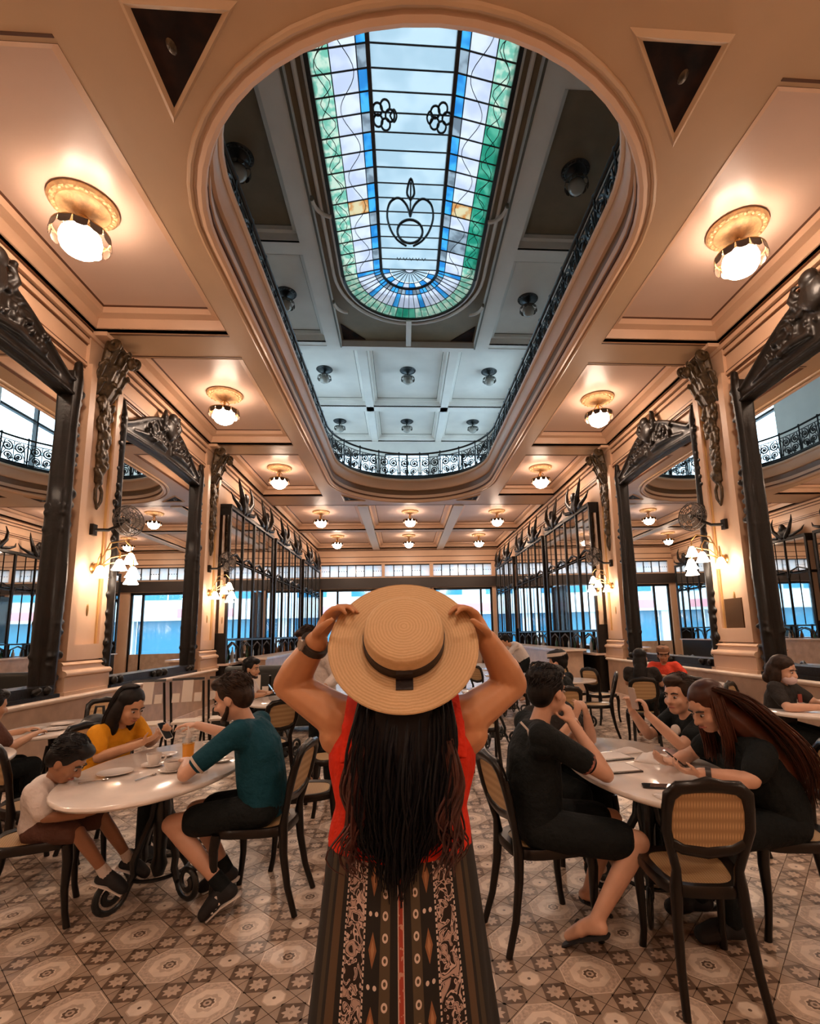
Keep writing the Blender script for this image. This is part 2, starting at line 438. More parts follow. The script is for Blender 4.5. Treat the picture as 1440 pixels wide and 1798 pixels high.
# shop front: open doorway in the middle, glazed bays each side
for i, (a, b) in enumerate(TRX):
    dd = struct('door_%d' % (i + 1))
    if i == 1:
        for s in (-1, 1):
            xj = a if s < 0 else b
            lf = one('door_leaf', MB().bx(xj - .04, xj + .04, YW - 1.0, YW + .1, 0.02, 3.85), DARKWOOD, dd, smooth=False)
            one('pane', MB().bx(xj - .05, xj + .05, YW - .85, YW - .05, 1.2, 3.6), CLEAR, dd, smooth=False)
        continue
    one('door_frame', MB().bx(a, b, YW + .1, YW + .2, 3.83, 3.95).bx(a, a + .1, YW + .1, YW + .2, 0, 3.95).bx(b - .1, b, YW + .1, YW + .2, 0, 3.95), DARKWOOD, dd, smooth=False)
    xs = [a + .1, a + (.85 if i == 0 else 2.5), b - .1]
    one('mullion', MB().bx(xs[1] - .05, xs[1] + .05, YW + .1, YW + .2, 0, 3.83), DARKWOOD, dd, smooth=False)
    for j in range(2):
        one('pane', MB().bx(xs[j], xs[j + 1], YW + .145, YW + .155, .9, 3.83), CLEAR, dd, smooth=False)
    one('stall_riser', MB().bx(a + .1, b - .1, YW + .1, YW + .2, 0, .9), DADO, dd, smooth=False)
# upper windows
for i, (a, b, z0, z1) in enumerate(UPW):
    k += 1
    wd = struct('window_%d' % k)
    for x in (a, b, (a + b) / 2): one('window_frame', MB().bx(x - .05, x + .05, YW + .05, YW + .2, z0, z1), IRON, wd, smooth=False)
    for z in (z0, z0 + (z1 - z0) * .68, z1): one('window_frame', MB().bx(a, b, YW + .05, YW + .2, z - .05, z + .05), IRON, wd, smooth=False)
    one('pane', MB().bx(a, b, YW + .12, YW + .13, z0, z1), CLEAR, wd, smooth=False)

for s in (-1, 1):  # upper side windows, added to bring daylight onto the far upper ceiling
    for y0, y1 in ((17.6, 21.4), (22.4, 25.6)):
        k += 1
        wd = struct('window_%d' % k)
        for y in (y0, (y0 + y1) / 2, y1): one('window_frame', MB().bx(s * 4.9, s * 5.05, y - .05, y + .05, 7.6, 11.3), IRON, wd, smooth=False)
        for z in (7.6, 10.1, 11.3): one('window_frame', MB().bx(s * 4.9, s * 5.05, y0, y1, z - .05, z + .05), IRON, wd, smooth=False)
        one('pane', MB().bx(s * 4.97, s * 4.98, y0, y1, 7.6, 11.3), CLEAR, wd, smooth=False)
# ================================================================== GROUND-FLOOR CEILING WITH THE OVAL WELL
def stadium(a, bn, y0, bf, y1, n=28, m=18):
    P = []
    for i in range(n):  # far arc  angle 0..pi
        t = pi * i / n; P.append((a * cos(t), y1 + bf * sin(t), cos(t) / a, sin(t) / bf))
    for i in range(m): P.append((-a, y1 + (y0 - y1) * i / m, -1, 0))
    for i in range(n):
        t = pi + pi * i / n; P.append((a * cos(t), y0 + bn * sin(t), cos(t) / a, sin(t) / bn))
    for i in range(m): P.append((a, y0 + (y1 - y0) * i / m, 1, 0))
    out = []
    for x, y, nx, ny in P:
        l = sqrt(nx * nx + ny * ny); out.append((x, y, nx / l, ny / l))
    return out
ZC = 6.02; XI = 2.85
WELL = stadium(2.40, 2.23, 5.2, 2.38, 14.0)
BY = [7.30 + 4.36 * i for i in range(-3, 3)]        # pilaster / cross-beam axes: -5.78 -1.42 2.94 7.30 11.66 16.02
ceil = struct('ceiling')
# spandrel plate round the well
TRI = []
for sx in (-1, 1):
    TRI.append([(sx * 2.19, 3.02), (sx * 1.56, 3.02), (sx * 2.19, 3.70)])
    TRI.append([(sx * 2.19, 16.22), (sx * 1.62, 16.22), (sx * 2.19, 15.66)])
mb = MB(); YN, YF = 2.3, 16.45
ring_o = []
for (x, y, nx, ny) in WELL:
    if y > 14.0:
        dx, dy = x, y - 14.0; t = min(XI / abs(dx) if abs(dx) > 1e-6 else 1e9, (YF - 14.0) / abs(dy) if abs(dy) > 1e-6 else 1e9); ring_o.append((dx * t, 14.0 + dy * t))
    elif y < 5.2:
        dx, dy = x, y - 5.2; t = min(XI / abs(dx) if abs(dx) > 1e-6 else 1e9, (5.2 - YN) / abs(dy) if abs(dy) > 1e-6 else 1e9); ring_o.append((dx * t, 5.2 + dy * t))
    else: ring_o.append((XI if x > 0 else -XI, y))
def snap_corners(ro, cs):
    for c in cs:
        i = min(range(len(ro)), key=lambda k: (ro[k][0] - c[0]) ** 2 + (ro[k][1] - c[1]) ** 2); ro[i] = c
snap_corners(ring_o, [(sx * XI, y) for sx in (-1, 1) for y in (YN, YF)])
n = len(WELL)
vs = [(x, y, ZC) for x, y, _, _ in WELL] + [(x, y, ZC) for x, y in ring_o] + [(x, y, 6.5) for x, y, _, _ in WELL] + [(x, y, 6.5) for x, y in ring_o]
fs = []
for i in range(n):
    j = (i + 1) % n
    fs += [(i, j, n + j, n + i), (2 * n + i, 3 * n + i, 3 * n + j, 2 * n + j), (i, 2 * n + i, 2 * n + j, j)]
mb.add(vs, fs)
one('well_surround', mb, BEAM, ceil, smooth=False)
for x0, x1, y0, y1 in ((-XI, XI, -5, YN), (-XI, XI, YF, 16.9)):
    one('ceiling_beam', MB().bx(x0, x1, y0, y1, ZC, 6.5), BEAM, ceil, smooth=False)
DPAN = mat('spandrel_panel', (.006, .005, .005), .6, col2=(.03, .012, .007), vscale=5, spec=.08)
for t in TRI:
    cx = sum(p[0] for p in t) / 3; cy = sum(p[1] for p in t) / 3
    one('spandrel_panel', MB().prism(t, lambda u, v, z: (u, v, z), ZC - .012, ZC + .02), DPAN, ceil, smooth=False)
    o2 = [(cx + (x - cx) * 1.32, cy + (y - cy) * 1.32) for x, y in t]
    mb = MB()
    for i in range(3):
        j = (i + 1) % 3
        a, b, c, d = t[i], t[j], o2[j], o2[i]
        mb.add([(a[0], a[1], ZC - .012), (b[0], b[1], ZC - .012), (c[0], c[1], ZC), (d[0], d[1], ZC), ((a[0] + d[0]) / 2, (a[1] + d[1]) / 2, ZC - .03), ((b[0] + c[0]) / 2, (b[1] + c[1]) / 2, ZC - .03)], [(0, 1, 5, 4), (4, 5, 2, 3)])
    one('spandrel_molding', mb, BEAM, ceil, smooth=False)
    M_ = Matrix.Translation((cx + (.03 if cx > 0 else -.03), cy, ZC - .012)) @ Matrix.Scale(-1, 4, (0, 0, 1))
    one('rosette', MB().lathe([(.06, 0), (.05, .012), (.035, .016), (.02, .02), (.0, .022)], 12, M_, sx=.6), BRONZE, ceil)
# mouldings that run round the well
def roll(o, z, r, k=8): return [(o + r * cos(2 * pi * i / k), z + r * sin(2 * pi * i / k)) for i in range(k)]
for nm, prof, m_ in (
    ('well_bead', roll(.10, 6.018, .032), BEAM), ('well_roll', roll(.0, 6.03, .055), PLASTER), ('well_line', [(-.02, 6.07), (-.06, 6.07), (-.06, 6.11), (-.02, 6.11)], LINE),
    ('well_fascia', [(-.02, 6.10), (-.075, 6.11), (-.075, 6.20), (-.02, 6.22)], PLASTER),
    ('well_line', [(0, 6.20), (-.05, 6.20), (-.05, 6.37), (0, 6.37)], mat('well_brown', (.17, .085, .035), .4)),
    ('well_fascia', [(.02, 6.36), (-.09, 6.38), (-.12, 6.44), (-.12, 6.70), (.30, 6.72), (.30, 6.36)], PLASTER),
    ('well_lip', roll(-.13, 6.71, .045), mat('lip_cream', (.80, .62, .47), .35))):
    one(nm, MB().sweep(prof, WELL), m_, ceil, ang=35)
one('slab_edge', MB().sweep([(-.10, 6.72), (-.14, 6.78), (-.10, 6.86), (.30, 6.86), (.30, 6.72)], WELL), IRON, ceil)

def coffer(par, x0, x1, y0, y1, z0, z1, pm, fm, lm, step=.12, lw=.05):
    """stepped recess; x0<x1, y0<y1; z0 the beam underside, z1 the panel"""
    def ring(nm, a, b, za, zb, m_):
        mb = MB()
        A = [(x0 + a, y0 + a), (x1 - a, y0 + a), (x1 - a, y1 - a), (x0 + a, y1 - a)]; B = [(x0 + b, y0 + b), (x1 - b, y0 + b), (x1 - b, y1 - b), (x0 + b, y1 - b)]
        vs = [(p[0], p[1], za) for p in A] + [(p[0], p[1], zb) for p in B]
        mb.add(vs, [(i, (i + 1) % 4, 4 + (i + 1) % 4, 4 + i) for i in range(4)]); one(nm, mb, m_, par, smooth=False)
    h = z1 - z0
    ring('coffer_line', 0, 0, z0 - .004, z0 + lw, lm)
    ring('coffer_cove', -.01, .02, z0 + lw, z0 + lw + .002, fm)
    ring('coffer_cove', .02, .06, z0 + lw + .002, z0 + h * .62, fm)
    ring('coffer_step', .06, .06 + step, z0 + h * .62, z0 + h * .66, fm)
    ring('coffer_step', .06 + step, .075 + step, z0 + h * .66, z1 - .02, fm)
    ring('coffer_line', .075 + step, .10 + step, z1 - .02, z1 - .006, lm)
    one('coffer_panel', MB().bx(x0 + .07 + step, x1 - .07 - step, y0 + .07 + step, y1 - .07 - step, z1 - .006, z1 + .08), pm, par, smooth=False)
    # closing top so no sky shows through
    one('coffer_top', MB().bx(x0 - .15, x1 + .15, y0 - .15, y1 + .15, z1 + .09, z1 + .13), fm, par, smooth=False)
BW = .34
for s in (-1, 1):
    X = sorted((s * XI, s * (WX - .13)))
    for i in range(len(BY) - 1):
        coffer(ceil, X[0], X[1], BY[i] + BW, BY[i + 1] - BW, ZC, 6.31, PANEL, PLASTER, LINE)
    for y in BY:
        yy1 = y + BW if y < 15 else 16.9
        one('cross_beam', MB().bx(X[0], X[1], max(y - BW, -5), yy1, ZC, 6.5), BEAM, ceil, smooth=False)
        if y > 0:
            for yy in (y - BW + .05, y + BW - .05):
                if yy < 16: one('beam_line', MB().bx(X[0], X[1], yy - .012, yy + .012, ZC - .005, ZC + .01), LINE, ceil, smooth=False)
    one('edge_beam', MB().bx(s * XI, s * (XI + .0), -5, 16.9, ZC, 6.5) if False else MB().bx(s * (WX - .13), s * WX, -5, 26, ZC, 6.5), BEAM, ceil, smooth=False)
# back gallery: three coffers by two
GXS = [-(WX - .13), -1.85, -1.50, 1.50, 1.85, WX - .13]; GYS = [16.9, 21.05, 21.5, 25.75]
for i in (0, 2, 4):
    for j in (0, 2):
        coffer(ceil, GXS[i], GXS[i + 1], GYS[j], GYS[j + 1], ZC, 6.31, PANEL, PLASTER, LINE)
for i in (1, 3): one('gallery_beam', MB().bx(GXS[i], GXS[i + 1], 16.9, 26, ZC - .04, 6.5), mat('beam_white', (.74, .68, .62), .4), ceil, smooth=False)
for y0, y1 in ((21.05, 21.5), (25.75, 26.0)): one('gallery_beam', MB().bx(-WX, WX, y0, y1, ZC, 6.5), BEAM, ceil, smooth=False)
one('beam_line', MB().bx(-WX, WX, 16.86, 16.9, ZC - .006, ZC + .01), LINE, ceil, smooth=False)

# ================================================================== UPPER FLOOR
fu = struct('floor_upper')
for x0, x1, y0, y1 in ((-WX, -2.7, -5, 26), (2.7, WX, -5, 26), (-2.7, 2.7, -5, 2.6), (-2.7, 2.7, 16.75, 26)):
    one('floor_slab', MB().bx(x0, x1, y0, y1, 6.60, 6.80), mat('upper_floor_wood', (.16, .08, .04), .4), fu, smooth=False)
ZU = 12.0
cu = struct('ceiling_upper')
UB = 2.42
SKY = stadium(1.98, 2.05, 5.6, 2.05, 13.45, 24, 14)
mb = MB(); YN2, YF2 = 2.6, 16.9; XO = UB
ro = []
for (x, y, nx, ny) in SKY:
    if y > 13.45: dx, dy = x, y - 13.45; t = min(XO / max(abs(dx), 1e-6), (YF2 - 13.45) / max(abs(dy), 1e-6)); ro.append((dx * t, 13.45 + dy * t))
    elif y < 5.6: dx, dy = x, y - 5.6; t = min(XO / max(abs(dx), 1e-6), (5.6 - YN2) / max(abs(dy), 1e-6)); ro.append((dx * t, 5.6 + dy * t))
    else: ro.append((XO if x > 0 else -XO, y))
snap_corners(ro, [(sx * XO, y) for sx in (-1, 1) for y in (YN2, YF2)])
n = len(SKY)
mb.add([(x, y, ZU + .22) for x, y, _, _ in SKY] + [(x, y, ZU + .22) for x, y in ro], [(i, (i + 1) % n, n + (i + 1) % n, n + i) for i in range(n)])
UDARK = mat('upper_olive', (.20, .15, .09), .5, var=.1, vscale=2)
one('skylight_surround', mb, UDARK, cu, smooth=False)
for nm, prof in (('skylight_ring', roll(.04, ZU + .18, .07)), ('skylight_ring', roll(.26, ZU + .17, .05)), ('skylight_ring', [(-.02, ZU + .1), (.04, ZU + .1), (.04, ZU + .5), (-.02, ZU + .5)])):
    one(nm, MB().sweep(prof, SKY), UPPER, cu, ang=35)
for s in (-1, 1):
    one('upper_beam', MB().bx(s * UB, s * 2.95, -5, 16.9, ZU - .04, ZU + .6), UPPER, cu, smooth=False)
    one('upper_beam_line', MB().bx(s * UB, s * (UB + .05), -5, 16.9, ZU - .07, ZU - .035), UPLINE, cu, smooth=False)
    ys = [-5, -1.4, 3.1, 7.75, 12.3, 16.9]
    for y in ys[1:]:
        one('upper_beam', MB().bx(s * 2.95, s * WX, y - .22, y + .0 + (.22 if y < 16 else .0), ZU, ZU + .6), UPPER, cu, smooth=False)
    for i in range(5):
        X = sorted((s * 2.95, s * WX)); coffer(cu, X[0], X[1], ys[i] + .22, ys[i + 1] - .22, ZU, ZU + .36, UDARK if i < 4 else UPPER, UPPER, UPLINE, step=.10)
for y in (16.9, 22.0):
    one('upper_beam', MB().bx(-WX, WX, y - (.0 if y < 17 else .2), y + .25, ZU - .02, ZU + .6), UPPER, cu, smooth=False)
one('upper_beam', MB().bx(-XO, XO, -5, 2.6, ZU, ZU + .6), UPPER, cu, smooth=False)
for x in (-1.72, 1.72): one('upper_beam', MB().bx(x - .17, x + .17, 17.15, 26, ZU - .02, ZU + .6), UPPER, cu, smooth=False)
UX = [-WX, -1.89, -1.55, 1.55, 1.89, WX]
for i in (0, 2, 4):
    for a, b in ((17.15, 21.8), (22.25, 26.0)):
        coffer(cu, UX[i], UX[i + 1], a, b, ZU, ZU + .36, UPPER, UPPER, UPLINE, step=.10)
# curved brackets by the skylight
for s in (-1, 1):
    for y in (11.1, 14.9):
        pts = [Vector((s * (UB - .02 - .40 * (1 - cos(t))), y - .35 + .7 * 0 + .5 * sin(t), ZU + .05)) for t in [i * pi / 16 for i in range(9)]]
        one('skylight_bracket', MB().tube(pts, .05, 8), UPPER, cu)
        one('bracket_knob', MB().ell((s * (UB - .02), y - .4, ZU + .02), (.06, .06, .06)), UPLINE, cu)
one('skylight_bracket', MB().bx(-.09, .09, 15.4, 16.9, ZU + .02, ZU + .2), UPPER, cu, smooth=False)
for sx in (-1, 1):
    one('spandrel_panel', MB().prism([(sx * 2.35, 16.8), (sx * 1.55, 16.8), (sx * 2.35, 15.9)], lambda u, v, t: (u, v, t), ZU + .19, ZU + .215), DPAN, cu, smooth=False)
# roof light well above the panes, open to the sky
one('skylight_shaft', MB().sweep([(.06, ZU + .3), (.06, ZU + 1.0), (.10, ZU + 1.0), (.10, ZU + .3)], SKY), UPPER, cu)
# ================================================================== SKYLIGHT
sk = thing('skylight', 'long stained glass skylight with rounded ends high above the oval well', 'skylight', (0, 0, 0))
ZG = ZU + .12
def gz(r): return ZG + .28 * min(1.0, max(0.0, (1.95 - r) / 1.08))
GC = glassmat('pane_clear_blue', (.335, .362, .378), .30, .04, col2=(.385, .40, .41), vscale=1.2)
GM = glassmat('pane_milk', (.40, .385, .42), .30, .04, col2=(.46, .435, .445), vscale=2.0)
GO = glassmat('pane_leaf', (.23, .36, .30), .30, .04, col2=(.43, .44, .38), vscale=7.0)
GB = glassmat('pane_cobalt', (.08, .235, .37), .30, .04, col2=(.14, .33, .44), vscale=3.0)
GGR = glassmat('pane_green', (.07, .26, .20), .30, .04, col2=(.17, .34, .27), vscale=3.0)
GGY = glassmat('pane_grey', (.21, .22, .235), .30, .04, col2=(.31, .32, .335), vscale=4.0)
GOR = glassmat('pane_orange', (.42, .24, .12), .30, .04, col2=(.46, .39, .29), vscale=5.0)
def pane(p4, m_, nm='pane'):
    vs = [Vector(p) for p in p4]; c = sum(vs, Vector()) / len(vs); vs = [c + (v - c) * .985 for v in vs]
    n = len(vs); up = Vector((0, 0, .012))
    mb = MB().add(vs + [v + up for v in vs], [tuple(range(n)), tuple(reversed(range(n, 2 * n)))] + [(i, (i + 1) % n, n + (i + 1) % n, n + i) for i in range(n)])
    return one(nm, mb, m_, sk, smooth=False, fixn=False)
Y0S, Y1S, NR = 5.6, 13.45, 19
HS = (Y1S - Y0S) / NR
ccols = [(.86, 1.06), (1.06, 1.56), (1.56, 1.95)]
for i in range(NR):
    a, b = Y0S + i * HS, Y0S + (i + 1) * HS
    pane([(-.82, a, gz(.82)), (.82, a, gz(.82)), (.82, b, gz(.82)), (-.82, b, gz(.82))], GC)
    for s in (-1, 1):
        for c, (r0, r1) in enumerate(ccols):
            m_ = (GB if i % 3 != 2 else GGY, GM, GO)[c]
            if c == 1 and i % 5 == 3: m_ = GOR if (i % 2) else GM
            if s > 0 and c == 2 and 8 <= i <= 17: m_ = GGR
            if s > 0 and c == 1 and i in (15, 16): m_ = GGY
            pane([(s * r0, a, gz(r0)), (s * r1, a, gz(r1)), (s * r1, b, gz(r1)), (s * r0, b, gz(r0))], m_)
def arc_end(yc, sg, ns):
    for i in range(ns):
        t0, t1 = pi * i / ns, pi * (i + 1) / ns
        for c, (r0, r1) in enumerate(ccols):
            m_ = (GB if i % 4 < 2 else GGY, GM if i % 5 else GB, GO)[c]
            if c == 2 and abs(i - ns / 2) < 1.5: m_ = GGR
            pane([(r0 * cos(t0), yc + sg * r0 * sin(t0), gz(r0)), (r1 * cos(t0), yc + sg * r1 * sin(t0), gz(r1)), (r1 * cos(t1), yc + sg * r1 * sin(t1), gz(r1)), (r0 * cos(t1), yc + sg * r0 * sin(t1), gz(r0))], m_)
    for i in range(12):
        t0, t1 = pi * i / 12, pi * (i + 1) / 12
        pane([(.14 * cos(t0), yc + sg * .14 * sin(t0), gz(.8)), (.58 * cos(t0), yc + sg * .58 * sin(t0), gz(.8)), (.58 * cos(t1), yc + sg * .58 * sin(t1), gz(.8)), (.14 * cos(t1), yc + sg * .14 * sin(t1), gz(.8))], GC)
        pane([(.60 * cos(t0), yc + sg * .60 * sin(t0), gz(.8)), (.82 * cos(t0), yc + sg * .82 * sin(t0), gz(.8)), (.82 * cos(t1), yc + sg * .82 * sin(t1), gz(.8)), (.60 * cos(t1), yc + sg * .60 * sin(t1), gz(.8))], GB if i % 2 else GM)
    pane([(.13 * cos(pi * i / 8), yc + sg * .13 * sin(pi * i / 8), gz(.8)) for i in range(9)], GM)
arc_end(Y1S, 1, 26); arc_end(Y0S, -1, 14)
def bar(pts, r, nm='glazing_bar'): return one(nm, MB().tube([(p[0], p[1], p[2] - .012) for p in pts], r, 6), IRON, sk)
for i in range(NR + 1):
    y = Y0S + i * HS
    bar([(-1.95, y, gz(1.95)), (-.84, y, gz(.84)), (.84, y, gz(.84)), (1.95, y, gz(1.95))], .016)
for s in (-1, 1):
    one('rib', MB().bx(s * .80, s * .88, Y0S, Y1S, gz(.85) - .10, gz(.85) + .03), IRON, sk, smooth=False)
    one('edge_bar', MB().bx(s * 1.93, s * 2.02, Y0S, Y1S, gz(1.95) - .04, gz(1.95) + .06), IRON, sk, smooth=False)
    for r in (1.06, 1.56): bar([(s * r, Y0S, gz(r)), (s * r, Y1S, gz(r))], .012)
for yc, sg, ns in ((Y1S, 1, 26), (Y0S, -1, 14)):
    for i in range(ns + 1):
        t = pi * i / ns; bar([(.84 * cos(t), yc + sg * .84 * sin(t), gz(.84)), (1.95 * cos(t), yc + sg * 1.95 * sin(t), gz(1.95))], .011)
    for i in range(13):
        t = pi * i / 12; bar([(.12 * cos(t), yc + sg * .12 * sin(t), gz(.8)), (.82 * cos(t), yc + sg * .82 * sin(t), gz(.8))], .010)
    for r, w_ in ((.13, .012), (.59, .014), (.84, .045), (1.06, .012), (1.56, .012), (1.965, .05)):
        bar([(r * cos(pi * i / 24), yc + sg * r * sin(pi * i / 24), gz(r)) for i in range(25)], w_, 'ring_bar')
def orn(pts, r): return one('iron_ornament', MB().tube([(x, y, gz(.5) - .03) for x, y in pts], r, 6), IRON, sk)
oc = (0, 12.0)
def smooth_pts(P, n=6):
    out = []
    for i in range(len(P) - 1):
        p0, p1, p2, p3 = [Vector(P[max(0, min(len(P) - 1, i + d))]) for d in (-1, 0, 1, 2)]
        for q in range(n):
            t = q / n; out.append(tuple(.5 * ((2 * p1) + (p2 - p0) * t + (2 * p0 - 5 * p1 + 4 * p2 - p3) * t * t + (3 * p1 - p0 - 3 * p2 + p3) * t ** 3)))
    out.append(tuple(P[-1])); return out
orn([(oc[0] + .34 * cos(t * pi / 14), oc[1] + .40 * sin(t * pi / 14)) for t in range(29)], .035)
for s in (-1, 1):
    orn(smooth_pts([(s * .10, 12.50), (s * .34, 12.3), (s * .52, 11.95), (s * .60, 11.5), (s * .52, 11.1), (s * .30, 10.95), (s * .10, 11.15), (0, 11.5)]), .030)
    for k in range(5):
        t = k * 2 * pi / 5; cx_, cy_ = s * .60, 8.95
        orn([(cx_ + .14 * cos(t) + .095 * cos(a * pi / 8), cy_ + .2 * sin(t) + .13 * sin(a * pi / 8)) for a in range(17)], .022)
    orn(smooth_pts([(s * .46, 8.95), (s * .38, 8.82), (s * .32, 8.95), (s * .38, 9.08), (s * .46, 8.95)]), .02)
    for x0, am, wl, ph in ((1.76, .11, 1.1, 0.), (1.72, .13, .8, 1.7), (1.30, .17, 1.6, .8)):
        one('vine_leading', MB().tube([(s * (x0 + am * sin(2 * pi * q / 14 * 1.65 / wl + ph)), Y0S + (Y1S - Y0S) * q / 70, gz(x0) - .02) for q in range(71)], .008, 5), IRON, sk)
orn([(0, 11.5), (.0, 10.5)], .022); orn(smooth_pts([(0, 11.0), (.09, 10.78), (0, 10.4), (-.09, 10.78), (0, 11.0)]), .03)
for k in range(5): orn([(-.36 + k * .18, 12.95), (-.36 + k * .18 + .05, 13.05), (-.36 + k * .18 + .1, 12.95)], .012)

# ================================================================== UPPER RAILING
rl = thing('balcony_railing', 'dark wrought iron railing running round the oval well upstairs', 'railing')
RP = stadium(2.50, 2.33, 5.2, 2.48, 14.0, 60, 60)
def rail_sweep(nm, z, r): one(nm, MB().tube([(x, y, z) for x, y, _, _ in RP], r, 8, closed=True), IRON, rl)
rail_sweep('top_rail', 7.72, .032); rail_sweep('mid_rail', 7.58, .014); rail_sweep('bottom_rail', 6.94, .02)
# resample
cum = [0]; m_ = len(RP)
for i in range(m_):
    a = RP[i]; b = RP[(i + 1) % m_]; cum.append(cum[-1] + sqrt((a[0] - b[0]) ** 2 + (a[1] - b[1]) ** 2))
def rp_at(d):
    d %= cum[-1]
    for i in range(m_):
        if cum[i + 1] >= d:
            t = (d - cum[i]) / (cum[i + 1] - cum[i] + 1e-9); a = RP[i]; b = RP[(i + 1) % m_]
            return a[0] + (b[0] - a[0]) * t, a[1] + (b[1] - a[1]) * t
NPAN = 46; PW = cum[-1] / NPAN
scroll = MB()
f2 = lambda u, v: (u, 0, v)
for s in (-1, 1):
    scroll.tube(spiral((s * .17, .45), .15, .03, pi / 2 if s > 0 else pi / 2, pi / 2 + s * 3.6 * pi, 26, f2), .021, 5)
    scroll.tube(spiral((s * .15, .17), .12, .03, -pi / 2, -pi / 2 - s * 3.2 * pi, 22, f2), .019, 5)
    scroll.tube([f2(s * .31, .0), f2(s * .30, .3), f2(s * .24, .62)], .016, 5)
scroll.tube([f2(0, 0), f2(0, .64)], .012, 5).tube([f2(-.12, .32), f2(0, .42), f2(.12, .32)], .011, 5)
for s in (-1, 1):
    scroll.tube(spiral((s * .07, .10), .07, .015, -pi / 2, -pi / 2 + s * 3 * pi, 16, f2), .014, 5)
    scroll.tube([f2(s * .36, .05), f2(s * .20, .34), f2(s * .36, .60)], .013, 5)
    scroll.ell((s * .17, 0, .45), (.035, .012, .05), n=8, k=5).ell((s * .15, 0, .17), (.03, .012, .045), n=8, k=5)
sm0 = None; pm0 = None
for i in range(NPAN):
    x, y = rp_at((i + .5) * PW); x1, y1 = rp_at((i + .5) * PW + .05); x0, y0 = rp_at((i + .5) * PW - .05)
    an = atan2(y1 - y0, x1 - x0)
    if sm0 is None: o = scroll.build('scroll_panel', IRON, rl); sm0 = o.data
    else: o = bpy.data.objects.new('scroll_panel', sm0); COL.objects.link(o); o.parent = rl
    o.location = (x, y, 6.94); o.rotation_euler = (0, 0, an)
    x, y = rp_at(i * PW)
    if pm0 is None: o = MB().tube([(0, 0, 0), (0, 0, .86)], .022, 6).ell((0, 0, .9), (.035, .035, .045), n=8, k=5).build('post', IRON, rl); pm0 = o.data
    else: o = bpy.data.objects.new('post', pm0); COL.objects.link(o); o.parent = rl
    o.location = (x, y, 6.84)

# ================================================================== CEILING LAMPS
GLOBE = emat('lamp_globe_glow', LAMP_C, LAMP_E)
PETAL = mat('petal_glass', (.030, .017, .012), .2, sub=.0)
def make_lamp(label, lit=True):
    t = thing('ceiling_lamp', label, 'lamp')
    cm = GILT if lit else IRON
    can = MB().lathe([(.33, 0), (.335, -.02), (.31, -.045), (.27, -.04), (.25, -.055), (.20, -.05), (.17, -.07), (.11, -.075), (.07, -.11), (.03, -.13), (0, -.13)], 28)
    for j in range(20):
        a = 2 * pi * j / 20; can.ell((.285 * cos(a), .285 * sin(a), -.045), (.03, .03, .014), n=6, k=4)
    can.build('canopy', cm, t)
    st = MB().tube([(0, 0, -.10), (0, 0, -.34)], .022, 8)
    for j in range(3):
        a = 2 * pi * j / 3; st.tube([(.02 * cos(a), .02 * sin(a), -.13), (.09 * cos(a), .09 * sin(a), -.2), (.05 * cos(a), .05 * sin(a), -.27), (.16 * cos(a), .16 * sin(a), -.32)], .010, 6)
    st.build('stem', BRASS if lit else IRON, t)
    MB().lathe([(0, -.285), (.10, -.295), (.15, -.312), (.168, -.33), (.17, -.345), (.16, -.35), (.12, -.335), (0, -.31)], 24).build('gallery_ring', BRASS if lit else IRON, t)
    for j in range(12):
        a = 2 * pi * j / 12; M_ = Matrix.Rotation(a, 4, 'Z')
        MB().prism([(-.066, 0), (.066, 0), (.06, -.085), (.03, -.105), (-.03, -.105), (-.06, -.085)], lambda u, v, q: M_ @ Vector((.262 + q - v * .15, u, -.345 + v)), 0, .006).build('petal', PETAL if lit else mat('petal_dark', (.10, .10, .09), .2), t, smooth=False)
    MB().tube([(.266 * cos(j * pi / 14), .266 * sin(j * pi / 14), -.345) for j in range(28)], .010, 6, closed=True).build('petal_hoop', BRASS if lit else IRON, t)
    for j in range(6):
        a = 2 * pi * j / 6; MB().tube([(.15 * cos(a), .15 * sin(a), -.335), (.266 * cos(a), .266 * sin(a), -.345)], .006, 5).build('spoke', BRASS if lit else IRON, t)
    g = MB().lathe([(.15, -.33), (.185, -.37), (.20, -.43), (.19, -.50), (.155, -.56), (.09, -.60), (.03, -.612), (0, -.614)], 24)
    g.build('globe', GLOBE if lit else mat('globe_unlit', (.32, .30, .26), .12), t)
    return t
lamp0 = make_lamp('x')
lx = 3.745
names = {(-1, 0): 'left', (1, 0): 'right'}
spec = []
for i, y in enumerate((5.04, 9.40, 13.76)):
    for s in (-1, 1):
        spec.append(((s * lx, y, 6.30), 'lit glass ceiling lamp, %s along the %s side of the oval well' % (('nearest', 'middle one', 'farthest')[i], 'left' if s < 0 else 'right')))
for j, y in enumerate((18.92, 23.7)):
    for x, w_ in ((-3.42, 'left'), (0, 'centre'), (3.42, 'right')):
        spec.append(((x, y, 6.30), 'lit glass lamp in the %s coffer of the back gallery, %s row' % (w_, ('nearer', 'farther')[j])))
for s in (-1, 1): spec.append(((s * lx, 0.68, 6.30), 'glass ceiling lamp added behind the viewpoint to brighten the foreground, %s side' % ('left' if s < 0 else 'right')))  # unseen pair added to throw light on the foreground
for y, w_ in ((-.6, 'nearer'), (-3.4, 'farther')): spec.append(((0, y, 6.02), 'glass ceiling lamp added behind the viewpoint to light the foreground, %s of the middle pair' % w_))  # middle pair added out of view for more foreground light
for i, (p, l) in enumerate(spec):
    if i == 0: lamp0.location = p; lamp0['label'] = l; lamp0['group'] = 'lit ceiling lamps'; o = lamp0
    else: o = dup(lamp0, p, 0, l, 'lit ceiling lamps')
ul0 = make_lamp('x', False); spec = []
